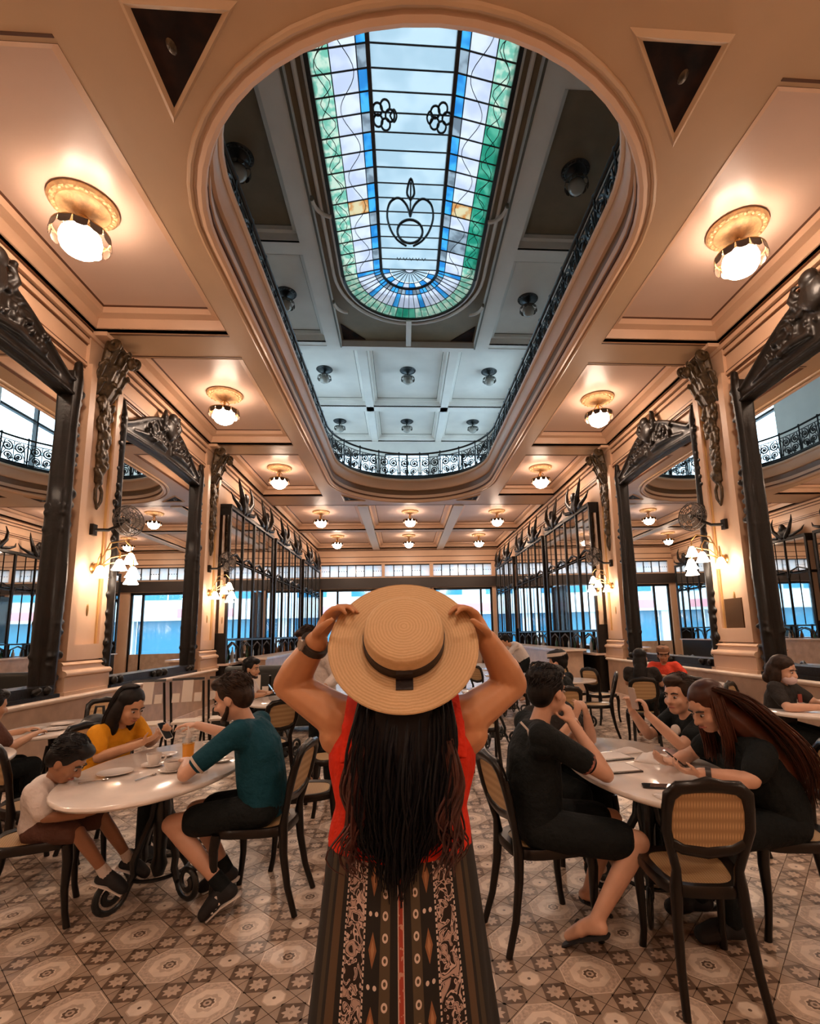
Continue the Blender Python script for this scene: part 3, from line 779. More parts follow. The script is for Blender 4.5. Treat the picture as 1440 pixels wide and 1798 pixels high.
for y, w1 in ((19.2, 'nearer'), (24.2, 'farther')):
    for x, w_ in ((-3.4, 'left'), (0, 'middle'), (3.4, 'right')): spec.append(((x, y, 12.37), 'unlit dark lamp under the upper ceiling, %s of the %s row' % (w_, w1)))
for s in (-1, 1):
    for y, w1 in ((5.4, 'near the viewpoint'), (10.0, 'halfway along'), (14.6, 'towards the far end')): spec.append(((s * 3.9, y, 12.37), 'unlit dark lamp beside the %s edge of the skylight, %s' % ('left' if s < 0 else 'right', w1)))
for i, (p, l) in enumerate(spec):
    if i == 0: ul0.location = p; ul0['label'] = l; ul0['group'] = 'unlit upper lamps'
    else: dup(ul0, p, 0, l, 'unlit upper lamps')

# ================================================================== PILASTERS
def make_pilaster():
    t = thing('pilaster', 'x', 'pilaster')
    MB().bx(0, .24, -.52, .52, .905, .95).bx(0, .21, -.49, .49, .95, 1.13).build('plinth', PLASTER, t, smooth=False)
    MB().prism([(0, 1.13), (.20, 1.13), (.235, 1.15), (.24, 1.18), (.22, 1.205), (.18, 1.22), (.17, 1.27), (.19, 1.29), (.16, 1.32), (0, 1.32)], lambda u, v, q: (u, q, v), -.50, .50).build('base_molding', PLASTER, t, ang=50)
    MB().bx(0, .10, -.40, .40, 1.32, 5.90).build('shaft', PLASTER, t, smooth=False)
    for s in (-1, 1):
        MB().bx(.10, .155, s * .40, s * .27, 1.34, 5.5).build('shaft_strip', PLASTER, t, smooth=False)
        MB().bx(.10, .125, s * .27, s * .245, 1.55, 5.3).build('shaft_bead', mat('bead_ochre', (.60, .36, .14), .4), t, smooth=False)
    MB().bx(.10, .155, -.27, .27, 1.34, 1.55).build('shaft_foot', PLASTER, t, smooth=False)
    MB().bx(.10, .13, -.22, .22, 1.50, 1.53).build('panel_nosing', PLASTER, t, smooth=False)
    rnd = random.Random(3)
    g = MB()
    for i in range(46):
        z = 5.12 - 1.22 * (i / 46); w_ = .15 * (1 - .45 * (i / 46))
        y = rnd.uniform(-w_, w_); M_ = Euler((rnd.uniform(-.6, .6), rnd.uniform(-.5, .5), rnd.uniform(-.8, .8))).to_matrix()
        g.ell((.14 + rnd.uniform(-.01, .025), y, z), (.04, .055, .075), M_, n=8, k=5)
    g.tube([(.12, 0, 5.15), (.12, 0, 3.85)], .06, 8, flat=1.3)
    g.tube([(.13, 0, 3.86), (.14, .075, 3.74), (.14, .065, 3.60), (.13, 0, 3.48), (.14, -.065, 3.60), (.14, -.075, 3.74), (.13, 0, 3.86)], .028, 7)
    remesh(g, 'garland', BRONZE, t, .014, 2)
    c = MB()
    c.tube([(.04, 0, 5.10), (.10, 0, 5.22), (.15, 0, 5.42), (.20, 0, 5.66), (.25, 0, 5.90), (.24, 0, 5.99)], [(.04, .09), (.06, .16), (.09, .22), (.10, .25), (.11, .27), (.08, .24)], 12, up=(1, 0, 0))
    for tier, (z0, L, xo, nn) in enumerate(((5.10, .30, .12, 3), (5.30, .34, .20, 4), (5.56, .34, .29, 3))):
        for q in range(nn):
            y = (q - (nn - 1) / 2) * (.17 - .01 * tier)
            x = xo - abs(y) * .25
            c.tube([(x - .03, y, z0), (x + .03, y * 1.06, z0 + L * .45), (x + .09, y * 1.12, z0 + L * .85), (x + .15, y * 1.15, z0 + L), (x + .15, y * 1.15, z0 + L - .06)], [(.03, .05), (.03, .065), (.028, .06), (.026, .045), (.018, .03)], 8, up=(1, 0, 0))
            for e in (-1, 1): c.ell((x + .06, y * 1.1 + e * .05, z0 + L * .7), (.022, .028, .05), n=8, k=5)
            c.tube([(x + .0, y * 1.0, z0 + .02), (x + .065, y * 1.06, z0 + L * .45), (x + .12, y * 1.12, z0 + L * .85)], .012, 6)
    for s in (-1, 1):
        c.tube(spiral((.36, 5.88), .10, .02, pi, pi + s * 0 + 3.4 * pi, 22, lambda u, v: (u, s * .27, v)), .03, 6)
    c.ell((.46, 0, 5.72), (.06, .075, .10)).ell((.52, 0, 5.69), (.03, .025, .04))
    for s in (-1, 1): c.ell((.50, s * .035, 5.74), (.02, .018, .018))
    remesh(c, 'capital', BRONZE, t, .013, 1)
    MB().bx(0, .30, -.38, .38, 5.96, 6.02).build('abacus', PLASTER, t, smooth=False)
    # narrow keyhole fitting
    MB().ell((.105, .03, 2.02), (.012, .022, .09), n=8, k=6).build('key_plate', BRASS, t)
    return t
PY = [7.32, 11.64, 2.96]
pil0 = make_pilaster()
for i, y in enumerate(PY):
    for s in (-1, 1):
        lab = 'cream pilaster with bronze capital and garland on the %s wall, %s' % ('left' if s < 0 else 'right', ('nearest the viewer', 'between mirror and glass cabinets', 'outside the view', 'behind the glass cabinets')[i])
        if i == 0 and s < 0: o = pil0; o.location = (-WX, y, 0); o['label'] = lab; o['group'] = 'wall pilasters'
        else: o = dup(pil0, (s * WX, y, 0), 0 if s < 0 else pi, lab, 'wall pilasters')
        if i == 0 and s > 0:
            pq = MB().bx(-.01, .012, -.20, .20, 1.42, 2.0).build('plaque', mat('plaque_brown', (.085, .045, .022), .6, spec=.1), None, smooth=False)
            pq.location = (WX - .115, 7.32, 0); tag(pq, 'plain dark brown notice plaque on the right pilaster', 'plaque')

# ================================================================== MIRRORS
def lumps(mb, pts, rnd, sz):
    for p in pts:
        mb.ell(p, (sz * rnd.uniform(.7, 1.2), sz * rnd.uniform(.7, 1.2), sz * rnd.uniform(.8, 1.5)), Euler((rnd.random(), rnd.random(), rnd.random())).to_matrix(), n=8, k=5)
def make_mirror():
    t = thing('wall_mirror', 'x', 'mirror'); rnd = random.Random(5); H = 1.53
    MB().bx(.03, .05, -H + .05, H - .05, 1.05, 4.98).build('glass', MIRROR, t, smooth=False)
    MB().bx(.0, .03, -H, H, .92, 5.1).build('backboard', DARKWOOD, t, smooth=False)
    for s in (-1, 1):
        p = MB(); p.bx(.0, .15, s * (H - .075), s * (H + .075), .91, 5.22)
        p.tube([(.10, s * H, .95), (.13, s * H, 1.6), (.12, s * (H + .02), 2.4), (.13, s * H, 3.3), (.12, s * H, 4.4), (.13, s * (H + .01), 5.1), (.12, s * (H + .03), 5.38)], [.10, .085, .10, .075, .07, .08, .05], 8)
        lumps(p, [(.11 + rnd.uniform(0, .05), s * (H + .07 + rnd.uniform(-.02, .025)), z) for z in [1.0 + .14 * k for k in range(30)]], rnd, .052)
        lumps(p, [(.15, s * (H + rnd.uniform(-.05, .05)), z) for z in [1.0 + .1 * k for k in range(9)] + [3.0 + .08 * k for k in range(5)]], rnd, .05)
        remesh(p, 'post', DARKWOOD, t, .018, 2)
    sl = MB().bx(0, .20, -H, H, .91, 1.06).bx(0, .24, -H - .06, H + .06, .905, .95); lumps(sl, [(.20, y, 1.0) for y in (-1.4, -1.2, -.2, 0, .2, 1.2, 1.4)], rnd, .06)
    sl.build('sill', DARKWOOD, t)
    N_ = 40; top = []; bot = []
    for i in range(N_ + 1):
        y = -H + 2 * H * i / N_; q = abs(y) / H
        top.append((y, 5.02 + .62 * (max(0, cos(q * pi / 2)) ** 1.3) + .05 * (q > .95)))
        bot.append((y, 4.93 - .07 * q ** 2))
    c = MB().prism(top + bot[::-1], lambda u, v, q: (q, u, v), .02, .13)
    for dz, r in ((.0, .045), (.0, .03)):
        c.tube([(.13, y, z) for y, z in top], .04, 7)
    c.tube([(.13, y, z + .02) for y, z in bot], .035, 7)
    for s in (-1, 1):
        c.tube(spiral((s * .52, 5.33), .20, .04, pi / 2, pi / 2 + s * 3.2 * pi, 26, lambda u, v: (.14, u, v)), .028, 6)
        c.tube([(.14, s * .12, 5.1), (.17, s * .4, 5.12), (.15, s * .8, 5.1), (.13, s * 1.2, 5.02)], [.05, .06, .04, .02], 7)
        c.tube([(.13, s * .25, 5.5), (.18, s * .32, 5.66), (.17, s * .25, 5.80), (.15, s * .16, 5.76)], [.05, .05, .035, .02], 7)
    c.ell((.16, 0, 5.55), (.09, .2, .22)).ell((.2, 0, 5.74), (.08, .13, .11))
    lumps(c, [(.15 + rnd.uniform(-.02, .03), rnd.uniform(-.95, .95), 5.08 + rnd.uniform(0, .38)) for k in range(40)], rnd, .045)
    lumps(c, [(.16, rnd.uniform(-.3, .3), rnd.uniform(5.5, 5.85)) for k in range(18)], rnd, .05)
    remesh(c, 'crest', DARKWOOD, t, .018, 2)
    return t
mir0 = make_mirror()
for i, y in enumerate((5.13, 9.33, 0.75)):
    for s in (-1, 1):
        lab = 'tall mirror in carved dark frame on the %s wall, %s' % ('left' if s < 0 else 'right', ('nearer the viewer', 'between the two cream pilasters', 'outside the view')[i])
        if i == 0 and s < 0: o = mir0; o.location = (-WX, y, 0); o['label'] = lab; o['group'] = 'carved wall mirrors'
        else: dup(mir0, (s * WX, y, 0), 0 if s < 0 else pi, lab, 'carved wall mirrors')

# ================================================================== GLASS CABINETS
MIR2 = mat('bevelled_mirror', (.80, .80, .79), .03, metal=1.0)
def make_cabinet(L):
    t = thing('glass_cabinet', 'x', 'cabinet'); rnd = random.Random(11); h = L / 2; D = .36
    MB().bx(0, .03, -h, h, 1.0, 4.78).build('back_mirror', MIR2, t, smooth=False)
    MB().bx(0, D, -h, h, 0, .95).build('base', DARKWOOD, t, smooth=False)
    MB().bx(0, D + .12, -h - .03, h + .03, .95, 1.0).build('counter_slab', MARBLE, t, smooth=False)
    MB().bx(0, D + .03, -h, h, 1.52, 1.57).build('shelf', DARKWOOD, t, smooth=False)
    MB().bx(0, D + .04, -h - .03, h + .03, 4.72, 4.82).build('top_rail', DARKWOOD, t, smooth=False)
    nb = 4; st = L / nb
    for i in range(nb + 1):
        y = -h + i * st; r = .04 if i % 2 == 0 else .02
        MB().bx(D - .03, D + .03, y - r, y + r, 1.0, 4.75).build('post', DARKWOOD, t, smooth=False)
    for i in range(nb):
        y0 = -h + i * st + .045; y1 = -h + (i + 1) * st - .045
        for a, b in ((y0, (y0 + y1) / 2 - .012), ((y0 + y1) / 2 + .012, y1)):
            for z0, z1 in ((1.58, 3.42), (3.52, 4.70)):
                tl = rnd.uniform(-.012, .012)
                M_ = Matrix.Translation((D - .01, (a + b) / 2, (z0 + z1) / 2)) @ Matrix.Rotation(tl, 4, 'Z')
                MB().cbx((0, 0, 0), (.012, b - a, z1 - z0), 0, M_).build('pane', MIR2, t, smooth=False)
        MB().tube([(D + .01, y0 - .02, 3.30), (D + .015, y0 + .08, 3.55), (D + .015, (y0 + y1) / 2, 3.66), (D + .015, y1 - .08, 3.55), (D + .01, y1 + .02, 3.30)], .022, 6).tube([(D + .01, y0, 3.46), (D + .01, y1, 3.46)], .018, 6).build('tracery', DARKWOOD, t)
        MB().tube([(D + .01, (y0 + y1) / 2, 1.58), (D + .01, (y0 + y1) / 2, 4.7)], .007, 6).build('glazing_bar', DARKWOOD, t)
        MB().tube([(D, y0, 1.02), (D + .02, y0 + .10, 1.35), (D + .02, (y0 + y1) / 2, 1.47), (D + .02, y1 - .10, 1.35), (D, y1, 1.02)], .022, 6).build('arch', DARKWOOD, t)
    for s in (-1, 1):
        MB().bx(.03, D, s * h - .03, s * h + .03, 4.55, 4.75).bx(.03, D, s * h - .03, s * h + .03, 3.40, 3.5).bx(.03, D, s * h - .03, s * h + .03, 1.0, 1.7).bx(.03, .09, s * h - .03, s * h + .03, 1, 4.75).build('end_frame', DARKWOOD, t, smooth=False)
        MB().bx(.09, D - .03, s * h - .006, s * h + .006, 1.7, 4.55).build('end_pane', MIR2, t, smooth=False)
    for yc in (-h * .52, h * .52):
        c = MB()
        for s in (-1, 1):
            c.tube([(D, yc + s * .05, 4.82), (D + .06, yc + s * .25, 4.95), (D + .10, yc + s * .42, 5.15), (D + .06, yc + s * .50, 5.42), (D, yc + s * .46, 5.66)], [.09, .09, .07, .045, .012], 7)
            c.tube([(D + .02, yc + s * .3, 4.85), (D + .08, yc + s * .6, 4.88), (D + .05, yc + s * .9, 4.98), (D, yc + s * 1.0, 5.14)], [.06, .06, .04, .012], 7)
        c.ell((D, yc, 5.02), (.10, .30, .22)).ell((D + .05, yc, 5.2), (.09, .14, .15))
        remesh(c, 'crest', DARKWOOD, t, .02, 2)
    return t
cab0 = make_cabinet(4.0)
for i, y in enumerate((14.15, 18.55, 23.2)):
    for s in (-1, 1):
        lab = 'dark framed glass and mirror cabinet along the %s wall, %s' % ('left' if s < 0 else 'right', ('first after the pilaster', 'middle one of three', 'last before the street doors')[i])
        if i == 0 and s < 0: o = cab0; o.location = (-WX, y, 0); o['label'] = lab; o['group'] = 'glass cabinets'
        else: dup(cab0, (s * WX, y, 0), 0 if s < 0 else pi, lab, 'glass cabinets')
# bottles on the cabinet counters
BTL = [mat('bottle_green', (.02, .10, .05), .08, coat=.5), mat('bottle_clear', (.55, .58, .58), .06, coat=.5), mat('bottle_amber', (.25, .09, .02), .08, coat=.5)]
bprof = [(0, 0), (.042, 0), (.044, .02), (.044, .20), (.03, .25), (.016, .28), (.015, .34), (.018, .345), (.018, .36), (0, .36)]
bm_ = []
for i, m_ in enumerate(BTL):
    o = MB().lathe(bprof, 10).build('bottle', m_, None); bm_.append(o.data); bpy.data.objects.remove(o)
rb = random.Random(4)
for s in (-1, 1):
    for ci, yc in enumerate((14.15, 18.55)):
        for k in range(7):
            kk = rb.randrange(3)
            o = bpy.data.objects.new('bottle', bm_[kk]); COL.objects.link(o)
            o.location = (s * (WX - .26 + rb.uniform(-.03, .03)), yc - 1.7 + k * .55 + rb.uniform(-.1, .1), 1.0)
            tag(o, '%s glass bottle on the %s %s cabinet counter, %s from the near end' % (('green', 'clear', 'amber')[kk], ('first', 'middle')[ci], 'left' if s < 0 else 'right', ('first', 'second', 'third', 'fourth', 'fifth', 'sixth', 'last')[k]), 'bottle', 'bottles on the cabinet counters')

# ================================================================== SCONCES AND FANS
SHADE = emat('sconce_glow', (1.0, .80, .62), BULB_E)
def make_sconce():
    t = thing('wall_sconce', 'x', 'sconce')
    MB().lathe([(0, .03), (.05, .03), (.07, .015), (.08, 0)], 14, Matrix.Rotation(pi / 2, 4, 'Y')).ell((.05, 0, 0), (.05, .05, .08)).build('back_plate', BRASS, t)
    ends = [(.34, .30, .16), (.30, .10, .04), (.44, .20, -.06), (.34, .36, -.14), (.22, -.22, -.10)]
    for (x, y, z) in ends:
        MB().tube([(.05, 0, 0), (x * .45, y * .3, z + .22), (x * .85, y * .75, z + .28), (x, y, z + .20), (x, y, z + .10)], .010, 6).ell((x, y, z + .1), (.022, .022, .03), n=8, k=5).build('arm', BRASS, t)
        MB().lathe([(.022, .10), (.045, .075), (.06, .03), (.085, -.03), (.105, -.06), (.10, -.062), (.06, -.02), (.03, -.0)], 14, Matrix.Translation((x, y, z))).build('shade', SHADE, t)
    return t
sc0 = make_sconce()
for i, y in enumerate((7.40, 11.7, 3.04, -1.36)):  # last two positions: sconces added out of view to brighten the foreground
    for s in (-1, 1):
        lab = 'brass wall sconce with five glowing bell shades, %s %s wall' % (('nearer', 'farther', 'added out of view to light the foreground,', 'added rearmost, unseen, to light the foreground,')[i], 'left' if s < 0 else 'right')
        if i == 0 and s < 0: o = sc0; o.location = (-WX + .11, y, 2.62); o['label'] = lab; o['group'] = 'wall sconces'
        else:
            o = dup(sc0, (s * (WX - .11), y, 2.62), 0, lab, 'wall sconces')
            if s > 0: o.scale = (-1, 1, 1)
FANM = mat('fan_cage', (.10, .085, .075), .4, metal=.4)
def make_fan():
    t = thing('wall_fan', 'x', 'fan')
    MB().bx(0, .05, -.05, .05, -.14, .02).build('bracket', DARKWOOD, t, smooth=False)
    MB().tube([(.03, 0, -.06), (.16, .12, -.04), (.24, .24, .05), (.24, .30, .12)], .024, 7).build('arm', DARKWOOD, t)
    M_ = Matrix.Translation((.26, .42, .16)) @ Matrix.Rotation(R(62), 4, 'Z') @ Matrix.Rotation(pi / 2, 4, 'X')
    MB().lathe([(0, -.14), (.05, -.14), (.07, -.10), (.07, -.02), (.05, 0), (0, 0)], 14, M_).build('motor', DARKWOOD, t)
    for zz, rr in ((.0, .10), (-.03, .17), (-.01, .225), (.04, .235), (.09, .20), (.11, .12), (.115, .05)):
        MB().tube([M_ @ Vector((rr * cos(a * pi / 14), rr * sin(a * pi / 14), zz)) for a in range(28)], .006, 5, closed=True).build('cage_ring', FANM, t)
    for j in range(20):
        a = 2 * pi * j / 20
        MB().tube([M_ @ Vector((r_ * cos(a), r_ * sin(a), z_)) for r_, z_ in ((.06, 0), (.17, -.03), (.235, .02), (.235, .05), (.2, .09), (.05, .115))], .004, 4).build('cage_wire', FANM, t)
    for j in range(3):
        a = 2 * pi * j / 3
        MB().prism([(.03, -.03), (.20, -.09), (.215, .02), (.19, .09), (.05, .04)], lambda u, v, q: M_ @ Vector((u * cos(a) - v * sin(a), u * sin(a) + v * cos(a), .04 + v * .3 + q)), 0, .004).build('blade', mat('fan_blade', (.30, .24, .20), .3), t, smooth=False)
    return t
fan0 = make_fan()
for i, y in enumerate((7.30, 11.62)):
    for s in (-1, 1):
        lab = 'round dark wall fan on a bracket, %s %s pilaster' % (('nearer', 'farther')[i], 'left' if s < 0 else 'right')
        if i == 0 and s < 0: o = fan0; o.location = (-WX + .10, y, 3.22); o['label'] = lab; o['group'] = 'wall fans'
        else:
            o = dup(fan0, (s * (WX - .10), y, 3.22), 0, lab, 'wall fans')
            if s > 0: o.scale = (-1, 1, 1)

# ================================================================== COUNTERS IN FRONT OF THE CABINETS
for s, nm in ((-1, 'left'), (1, 'right')):
    t = thing('service_counter', 'long pink marble service counter in front of the %s cabinets' % nm, 'counter', (s * 3.95, 0, 0))
    MB().bx(-.28, .28, 12.6, 20.5, 0, 1.05).build('counter_body', DADO, t, smooth=False)
    MB().bx(-.34, .34, 12.5, 20.6, 1.05, 1.10).build('counter_top', mat('counter_marble', (.74, .60, .50), .2, var=.08), t, smooth=False)

# ================================================================== STREET OUTSIDE
st = struct('street_ground'); one('pavement', MB().bx(-30, 30, 26.35, 60, -.12, -.02), mat('pavement', (.35, .36, .38), .7), st, smooth=False)
FW = mat('facade_white', (.70, .74, .76), .6); FG = mat('facade_glass', (.02, .22, .38), .12); FP = mat('facade_pink', (.75, .30, .33), .5)
t = thing('shop_building', 'pale shop building with teal windows across the street', 'building', (0, 37, 0))
MB().bx(-22, 22, 0, 3, 3.0, 16).build('facade', FW, t, smooth=False)
for i in range(-3, 4):
    x = i * 5.0
    MB().bx(x - .35, x + .35, -.25, .2, 0, 3.0).build('pier', FW, t, smooth=False)
    MB().bx(x + .35, x + 4.65, .25, .35, 0, 3.0).build('shop_window', FG, t, smooth=False)
    ar = [(x + .9, 4.4), (x + 4.1, 4.4), (x + 4.1, 6.2)] + [(x + 2.5 + 1.6 * cos(a * pi / 8), 6.2 + 1.2 * sin(a * pi / 8)) for a in range(1, 8)] + [(x + .9, 6.2)]
    wn = MB().prism(ar, lambda u, v, q: (u, q, v), -.06, .02).build('arched_window', FG, t, smooth=False)
    MB().bx(x + 2.45, x + 2.55, -.1, 0, 4.4, 7.3).bx(x + .9, x + 4.1, -.1, 0, 5.7, 5.8).build('window_bar', FW, wn, smooth=False)
MB().bx(-22, 22, -.5, .05, 2.9, 3.9).build('fascia', FW, t, smooth=False)
for x in (-9, 3.2): MB().bx(x, x + 3.4, -.56, -.5, 3.1, 3.7).build('sign_board', FP, t, smooth=False)
MB().bx(-22, 22, -.35, .05, 8.2, 8.5).build('cornice', FW, t, smooth=False)
# ================================================================== CHAIRS
CHW = mat('black_bentwood', (.006, .004, .003), .30, var=.4, vscale=8, spec=.35, coat=.08)
def cane_mat():
    m = mat('cane', (.60, .37, .15), .5); nt = m.node_tree; b = nt.nodes['Principled BSDF']
    tc = nt.nodes.new('ShaderNodeTexCoord'); w1 = nt.nodes.new('ShaderNodeTexWave'); w2 = nt.nodes.new('ShaderNodeTexWave')
    for w_, d in ((w1, 'X'), (w2, 'Y')):
        w_.bands_direction = d; w_.inputs['Scale'].default_value = 26; nt.links.new(tc.outputs['Object'], w_.inputs['Vector'])
    mx = nt.nodes.new('ShaderNodeMath'); mx.operation = 'MULTIPLY'; nt.links.new(w1.outputs['Fac'], mx.inputs[0]); nt.links.new(w2.outputs['Fac'], mx.inputs[1])
    rp = nt.nodes.new('ShaderNodeValToRGB'); rp.color_ramp.elements[0].color = (.42, .26, .12, 1); rp.color_ramp.elements[1].color = (.68, .47, .25, 1)
    nt.links.new(mx.outputs[0], rp.inputs['Fac']); nt.links.new(rp.outputs['Color'], b.inputs['Base Color']); return m
CANE = cane_mat()
def sup(a, b, e, n, cy=0.0, tap=0.0):
    out = []
    for i in range(n):
        t = 2 * pi * i / n; c, s = cos(t), sin(t)
        x = a * math.copysign(abs(c) ** e, c); y = b * math.copysign(abs(s) ** e, s)
        out.append((x * (1 + tap * y / b), y + cy))
    return out
def make_chair():
    t = thing('dining_chair', 'x', 'chair')
    o = sup(.205, .215, .55, 32, 0, .13); i_ = sup(.157, .165, .55, 32, 0, .13); n = 32
    mb = MB(); vs = []
    for z, P in ((.425, o), (.455, [(x * 1.01, y * 1.01) for x, y in o]), (.472, [(x * .97, y * .97) for x, y in o]), (.466, i_), (.43, i_)):
        vs += [(x, y, z) for x, y in P]
    fs = [(r_ * n + j, r_ * n + (j + 1) % n, ((r_ + 1) % 5) * n + (j + 1) % n, ((r_ + 1) % 5) * n + j) for r_ in range(5) for j in range(n)]
    mb.add(vs, fs).build('seat_frame', CHW, t)
    MB().prism(sup(.160, .168, .55, 32, 0, .13), lambda u, v, q: (u, v, q), .452, .462).build('seat_cane', CANE, t, smooth=False)
    for s in (-1, 1):
        MB().tube([(s * .185, .185, .44), (s * .195, .195, .36), (s * .19, .19, .2), (s * .188, .20, .08), (s * .195, .215, 0)], [.030, .027, .020, .017, .018], 10).build('front_leg', CHW, t)
        MB().tube([(s * .165, -.285, 0), (s * .155, -.235, .15), (s * .145, -.205, .32), (s * .135, -.195, .46), (s * .13, -.205, .54), (s * .15, -.225, .62), (s * .172, -.25, .72), (s * .168, -.275, .82)],
                  [.017, .019, .023, .028, .020, .020, .024, .024], 10).build('rear_leg', CHW, t)
    def bk(u, v): return Vector((u * .862, -.225 - (v - .62) * .26, v))
    MB().tube([bk(-.196, .80), bk(-.185, .865), bk(-.14, .90), bk(-.07, .905), bk(0, .915), bk(.07, .905), bk(.14, .90), bk(.185, .865), bk(.196, .80)], [(.024, .022), (.03, .024), (.032, .024), (.028, .022), (.036, .026), (.028, .022), (.032, .024), (.03, .024), (.024, .022)], 10).build('crest_rail', CHW, t)
    MB().tube([bk(-.185, .665), bk(-.12, .632), bk(0, .618), bk(.12, .632), bk(.185, .665)], [(.024, .018), (.026, .018), (.03, .018), (.026, .018), (.024, .018)], 10).build('lower_rail', CHW, t)
    MB().prism([(-.182, .69), (-.12, .645), (0, .635), (.12, .645), (.182, .69), (.185, .84), (.13, .885), (0, .895), (-.13, .885), (-.185, .84)], lambda u, v, q: bk(u, v) + Vector((0, q, 0)), -.005, .005).build('back_cane', CANE, t, smooth=False)
    MB().tube([(.17 * cos(a * pi / 10), .17 * sin(a * pi / 10) - .0, .26) for a in range(20)], .011, 6, closed=True).build('leg_hoop', CHW, t) if False else None
    return t
chair0 = make_chair(); CH = [0]
def chair(x, y, face, label, group='bentwood chairs'):
    """face: world direction angle (deg) the sitter looks at, 0 = +x, 90 = +y"""
    rz = R(face - 90)
    if CH[0] == 0:
        CH[0] = 1; chair0.location = (x, y, 0); chair0.rotation_euler = (0, 0, rz); chair0['label'] = label; chair0['group'] = group; return chair0
    return dup(chair0, (x, y, 0), rz, label, group)
chair(1.02, 2.46, 80, 'empty black bentwood chair with cane seat in the right foreground')
chair(.42, 2.90, 12, 'black bentwood chair under the man in black shorts')
chair(1.76, 2.80, 165, 'black bentwood chair under the woman with long red hair')
chair(1.86, 3.62, 195, 'black bentwood chair under the boy photographing with his phone')
chair(-1.22, 3.38, 172, 'black bentwood chair under the man in the teal shirt')
chair(-2.50, 3.30, 25, 'black bentwood chair under the small boy')
chair(-2.62, 4.28, -20, 'black bentwood chair under the woman in yellow')
chair(-1.05, 3.98, 185, 'empty bentwood chair behind the man in the teal shirt')
chair(-1.00, 5.0, 200, 'empty bentwood chair glimpsed past the hat wearer\'s left elbow')
chair(-3.62, 5.95, -60, 'bentwood chair with its cane back against the left dado ledge')
chair(-2.95, 3.95, 60, 'bentwood chair beside the marble table at the left edge')
chair(-3.95, 4.55, 60, 'bentwood chair cut by the left edge of the picture')
chair(-2.5, 7.15, 20, 'bentwood chair under the man in the white shirt')
chair(-1.78, 5.75, 130, 'bentwood chair showing its oval back beside the far left table')
chair(1.52, 6.1, 100, 'bentwood chair under the man in the banded cap')
chair(2.95, 6.85, 70, 'bentwood chair under the woman with long dark hair')
chair(3.85, 7.95, -120, 'bentwood chair under the person in the red shirt')
chair(3.70, 5.55, -50, 'bentwood chair under the woman wearing a mask')
chair(3.35, 6.2, 250, 'bentwood chair with round back left of the masked woman')
chair(2.6, 7.6, 160, 'bentwood chair standing alone behind the woman with dark hair')
chair(.62, 6.2, 90, 'bentwood chair seen between the hat wearer and her right arm')
chair(.55, 8.4, 270, 'farther bentwood chair past the hat wearer\'s right arm')
chair(.95, 3.78, 265, 'bentwood chair under the blonde companion at the right table')
chair(2.2, 9.3, 200, 'bentwood chair at a far table on the right')
chair(1.3, 10.2, 40, 'bentwood chair at the farthest table near the right counter')
chair(-1.6, 8.8, 10, 'bentwood chair far behind on the left')
chair(2.45, 10.4, 250, 'bentwood chair behind the far table on the right')
chair(3.1, 8.7, 30, 'bentwood chair near the right wall, behind the person in red')
chair(2.75, 9.1, 300, 'bentwood chair with its back to the farther right pilaster')
chair(.35, 9.9, 20, 'bentwood chair in the middle of the far aisle')
chair(-.35, 9.6, 190, 'bentwood chair at the far left table by the aisle')
chair(2.9, 11.3, 200, 'bentwood chair beside the leaning waiter')

# ================================================================== TABLES
TOPM = mat('table_marble', (.86, .77, .70), .16, var=.10, vscale=4.5, coat=.3)
def make_table(a, b, label, loc, rz=0, h=.76):
    t = thing('marble_table', label, 'table', loc, rz)
    n = 48; P = [(a * cos(2 * pi * i / n), b * sin(2 * pi * i / n)) for i in range(n)]
    mb = MB(); vs = []; prof = [(.93, h - .034), (.985, h - .030), (1.0, h - .018), (.997, h - .006), (.985, h)]
    for k_, z in prof: vs += [(x * k_, y * k_, z) for x, y in P]
    fs = [(r_ * n + j, r_ * n + (j + 1) % n, (r_ + 1) * n + (j + 1) % n, (r_ + 1) * n + j) for r_ in range(4) for j in range(n)] + [tuple(reversed(range(n))), tuple(4 * n + j for j in range(n))]
    mb.add(vs, fs).build('table_top', TOPM, t, ang=50)
    MB().lathe([(.10, h - .035), (.10, h - .06), (.05, h - .09), (.04, .58), (.06, .50), (.045, .40), (.035, .22), (.05, .16), (.03, .10), (0, .10)], 14).build('column', IRON, t)
    MB().bx(-a * .55, a * .55, -.03, .03, h - .06, h - .034).bx(-.03, .03, -b * .55, b * .55, h - .06, h - .034).build('top_bracket', IRON, t, smooth=False)
    k_ = min(1.0, b / .6)
    for q in range(4):
        an = pi / 4 + q * pi / 2 + .25; d = Vector((cos(an) * .95, sin(an) * 1.05, 0))
        f_ = lambda u, v: tuple(d * u + Vector((0, 0, v)))
        pts = [f_(.04, .60), f_(.06, .46), f_(.13, .34), f_(.17, .24), f_(.16, .17), f_(.20, .11)] + spiral((.30, .118), .106, .026, -pi * .92, pi * 2.3, 30, f_)
        MB().tube(pts, [.020] * 6 + [.0125] * 31, 8, flat=1.5).build('scroll_leg', IRON, t)
    MB().tube([(.17 * cos(i * pi / 12), .18 * sin(i * pi / 12), .14) for i in range(24)], .012, 6, closed=True).build('stretcher_ring', IRON, t)
    return t
make_table(.50, .81, 'oval marble table with scrolled iron legs where the family sits on the left', (-1.90, 3.57, 0))
make_table(.42, .80, 'oval marble table with phones and menus in the right foreground', (1.12, 3.10, 0))
make_table(.40, .55, 'marble table with plates beside the left dado ledge', (-3.72, 5.30, 0))
make_table(.42, .55, 'marble table corner cut by the left edge of the picture', (-3.62, 3.95, 0), .4)
make_table(.40, .60, 'marble table in front of the man in the white shirt', (-1.95, 6.95, 0))
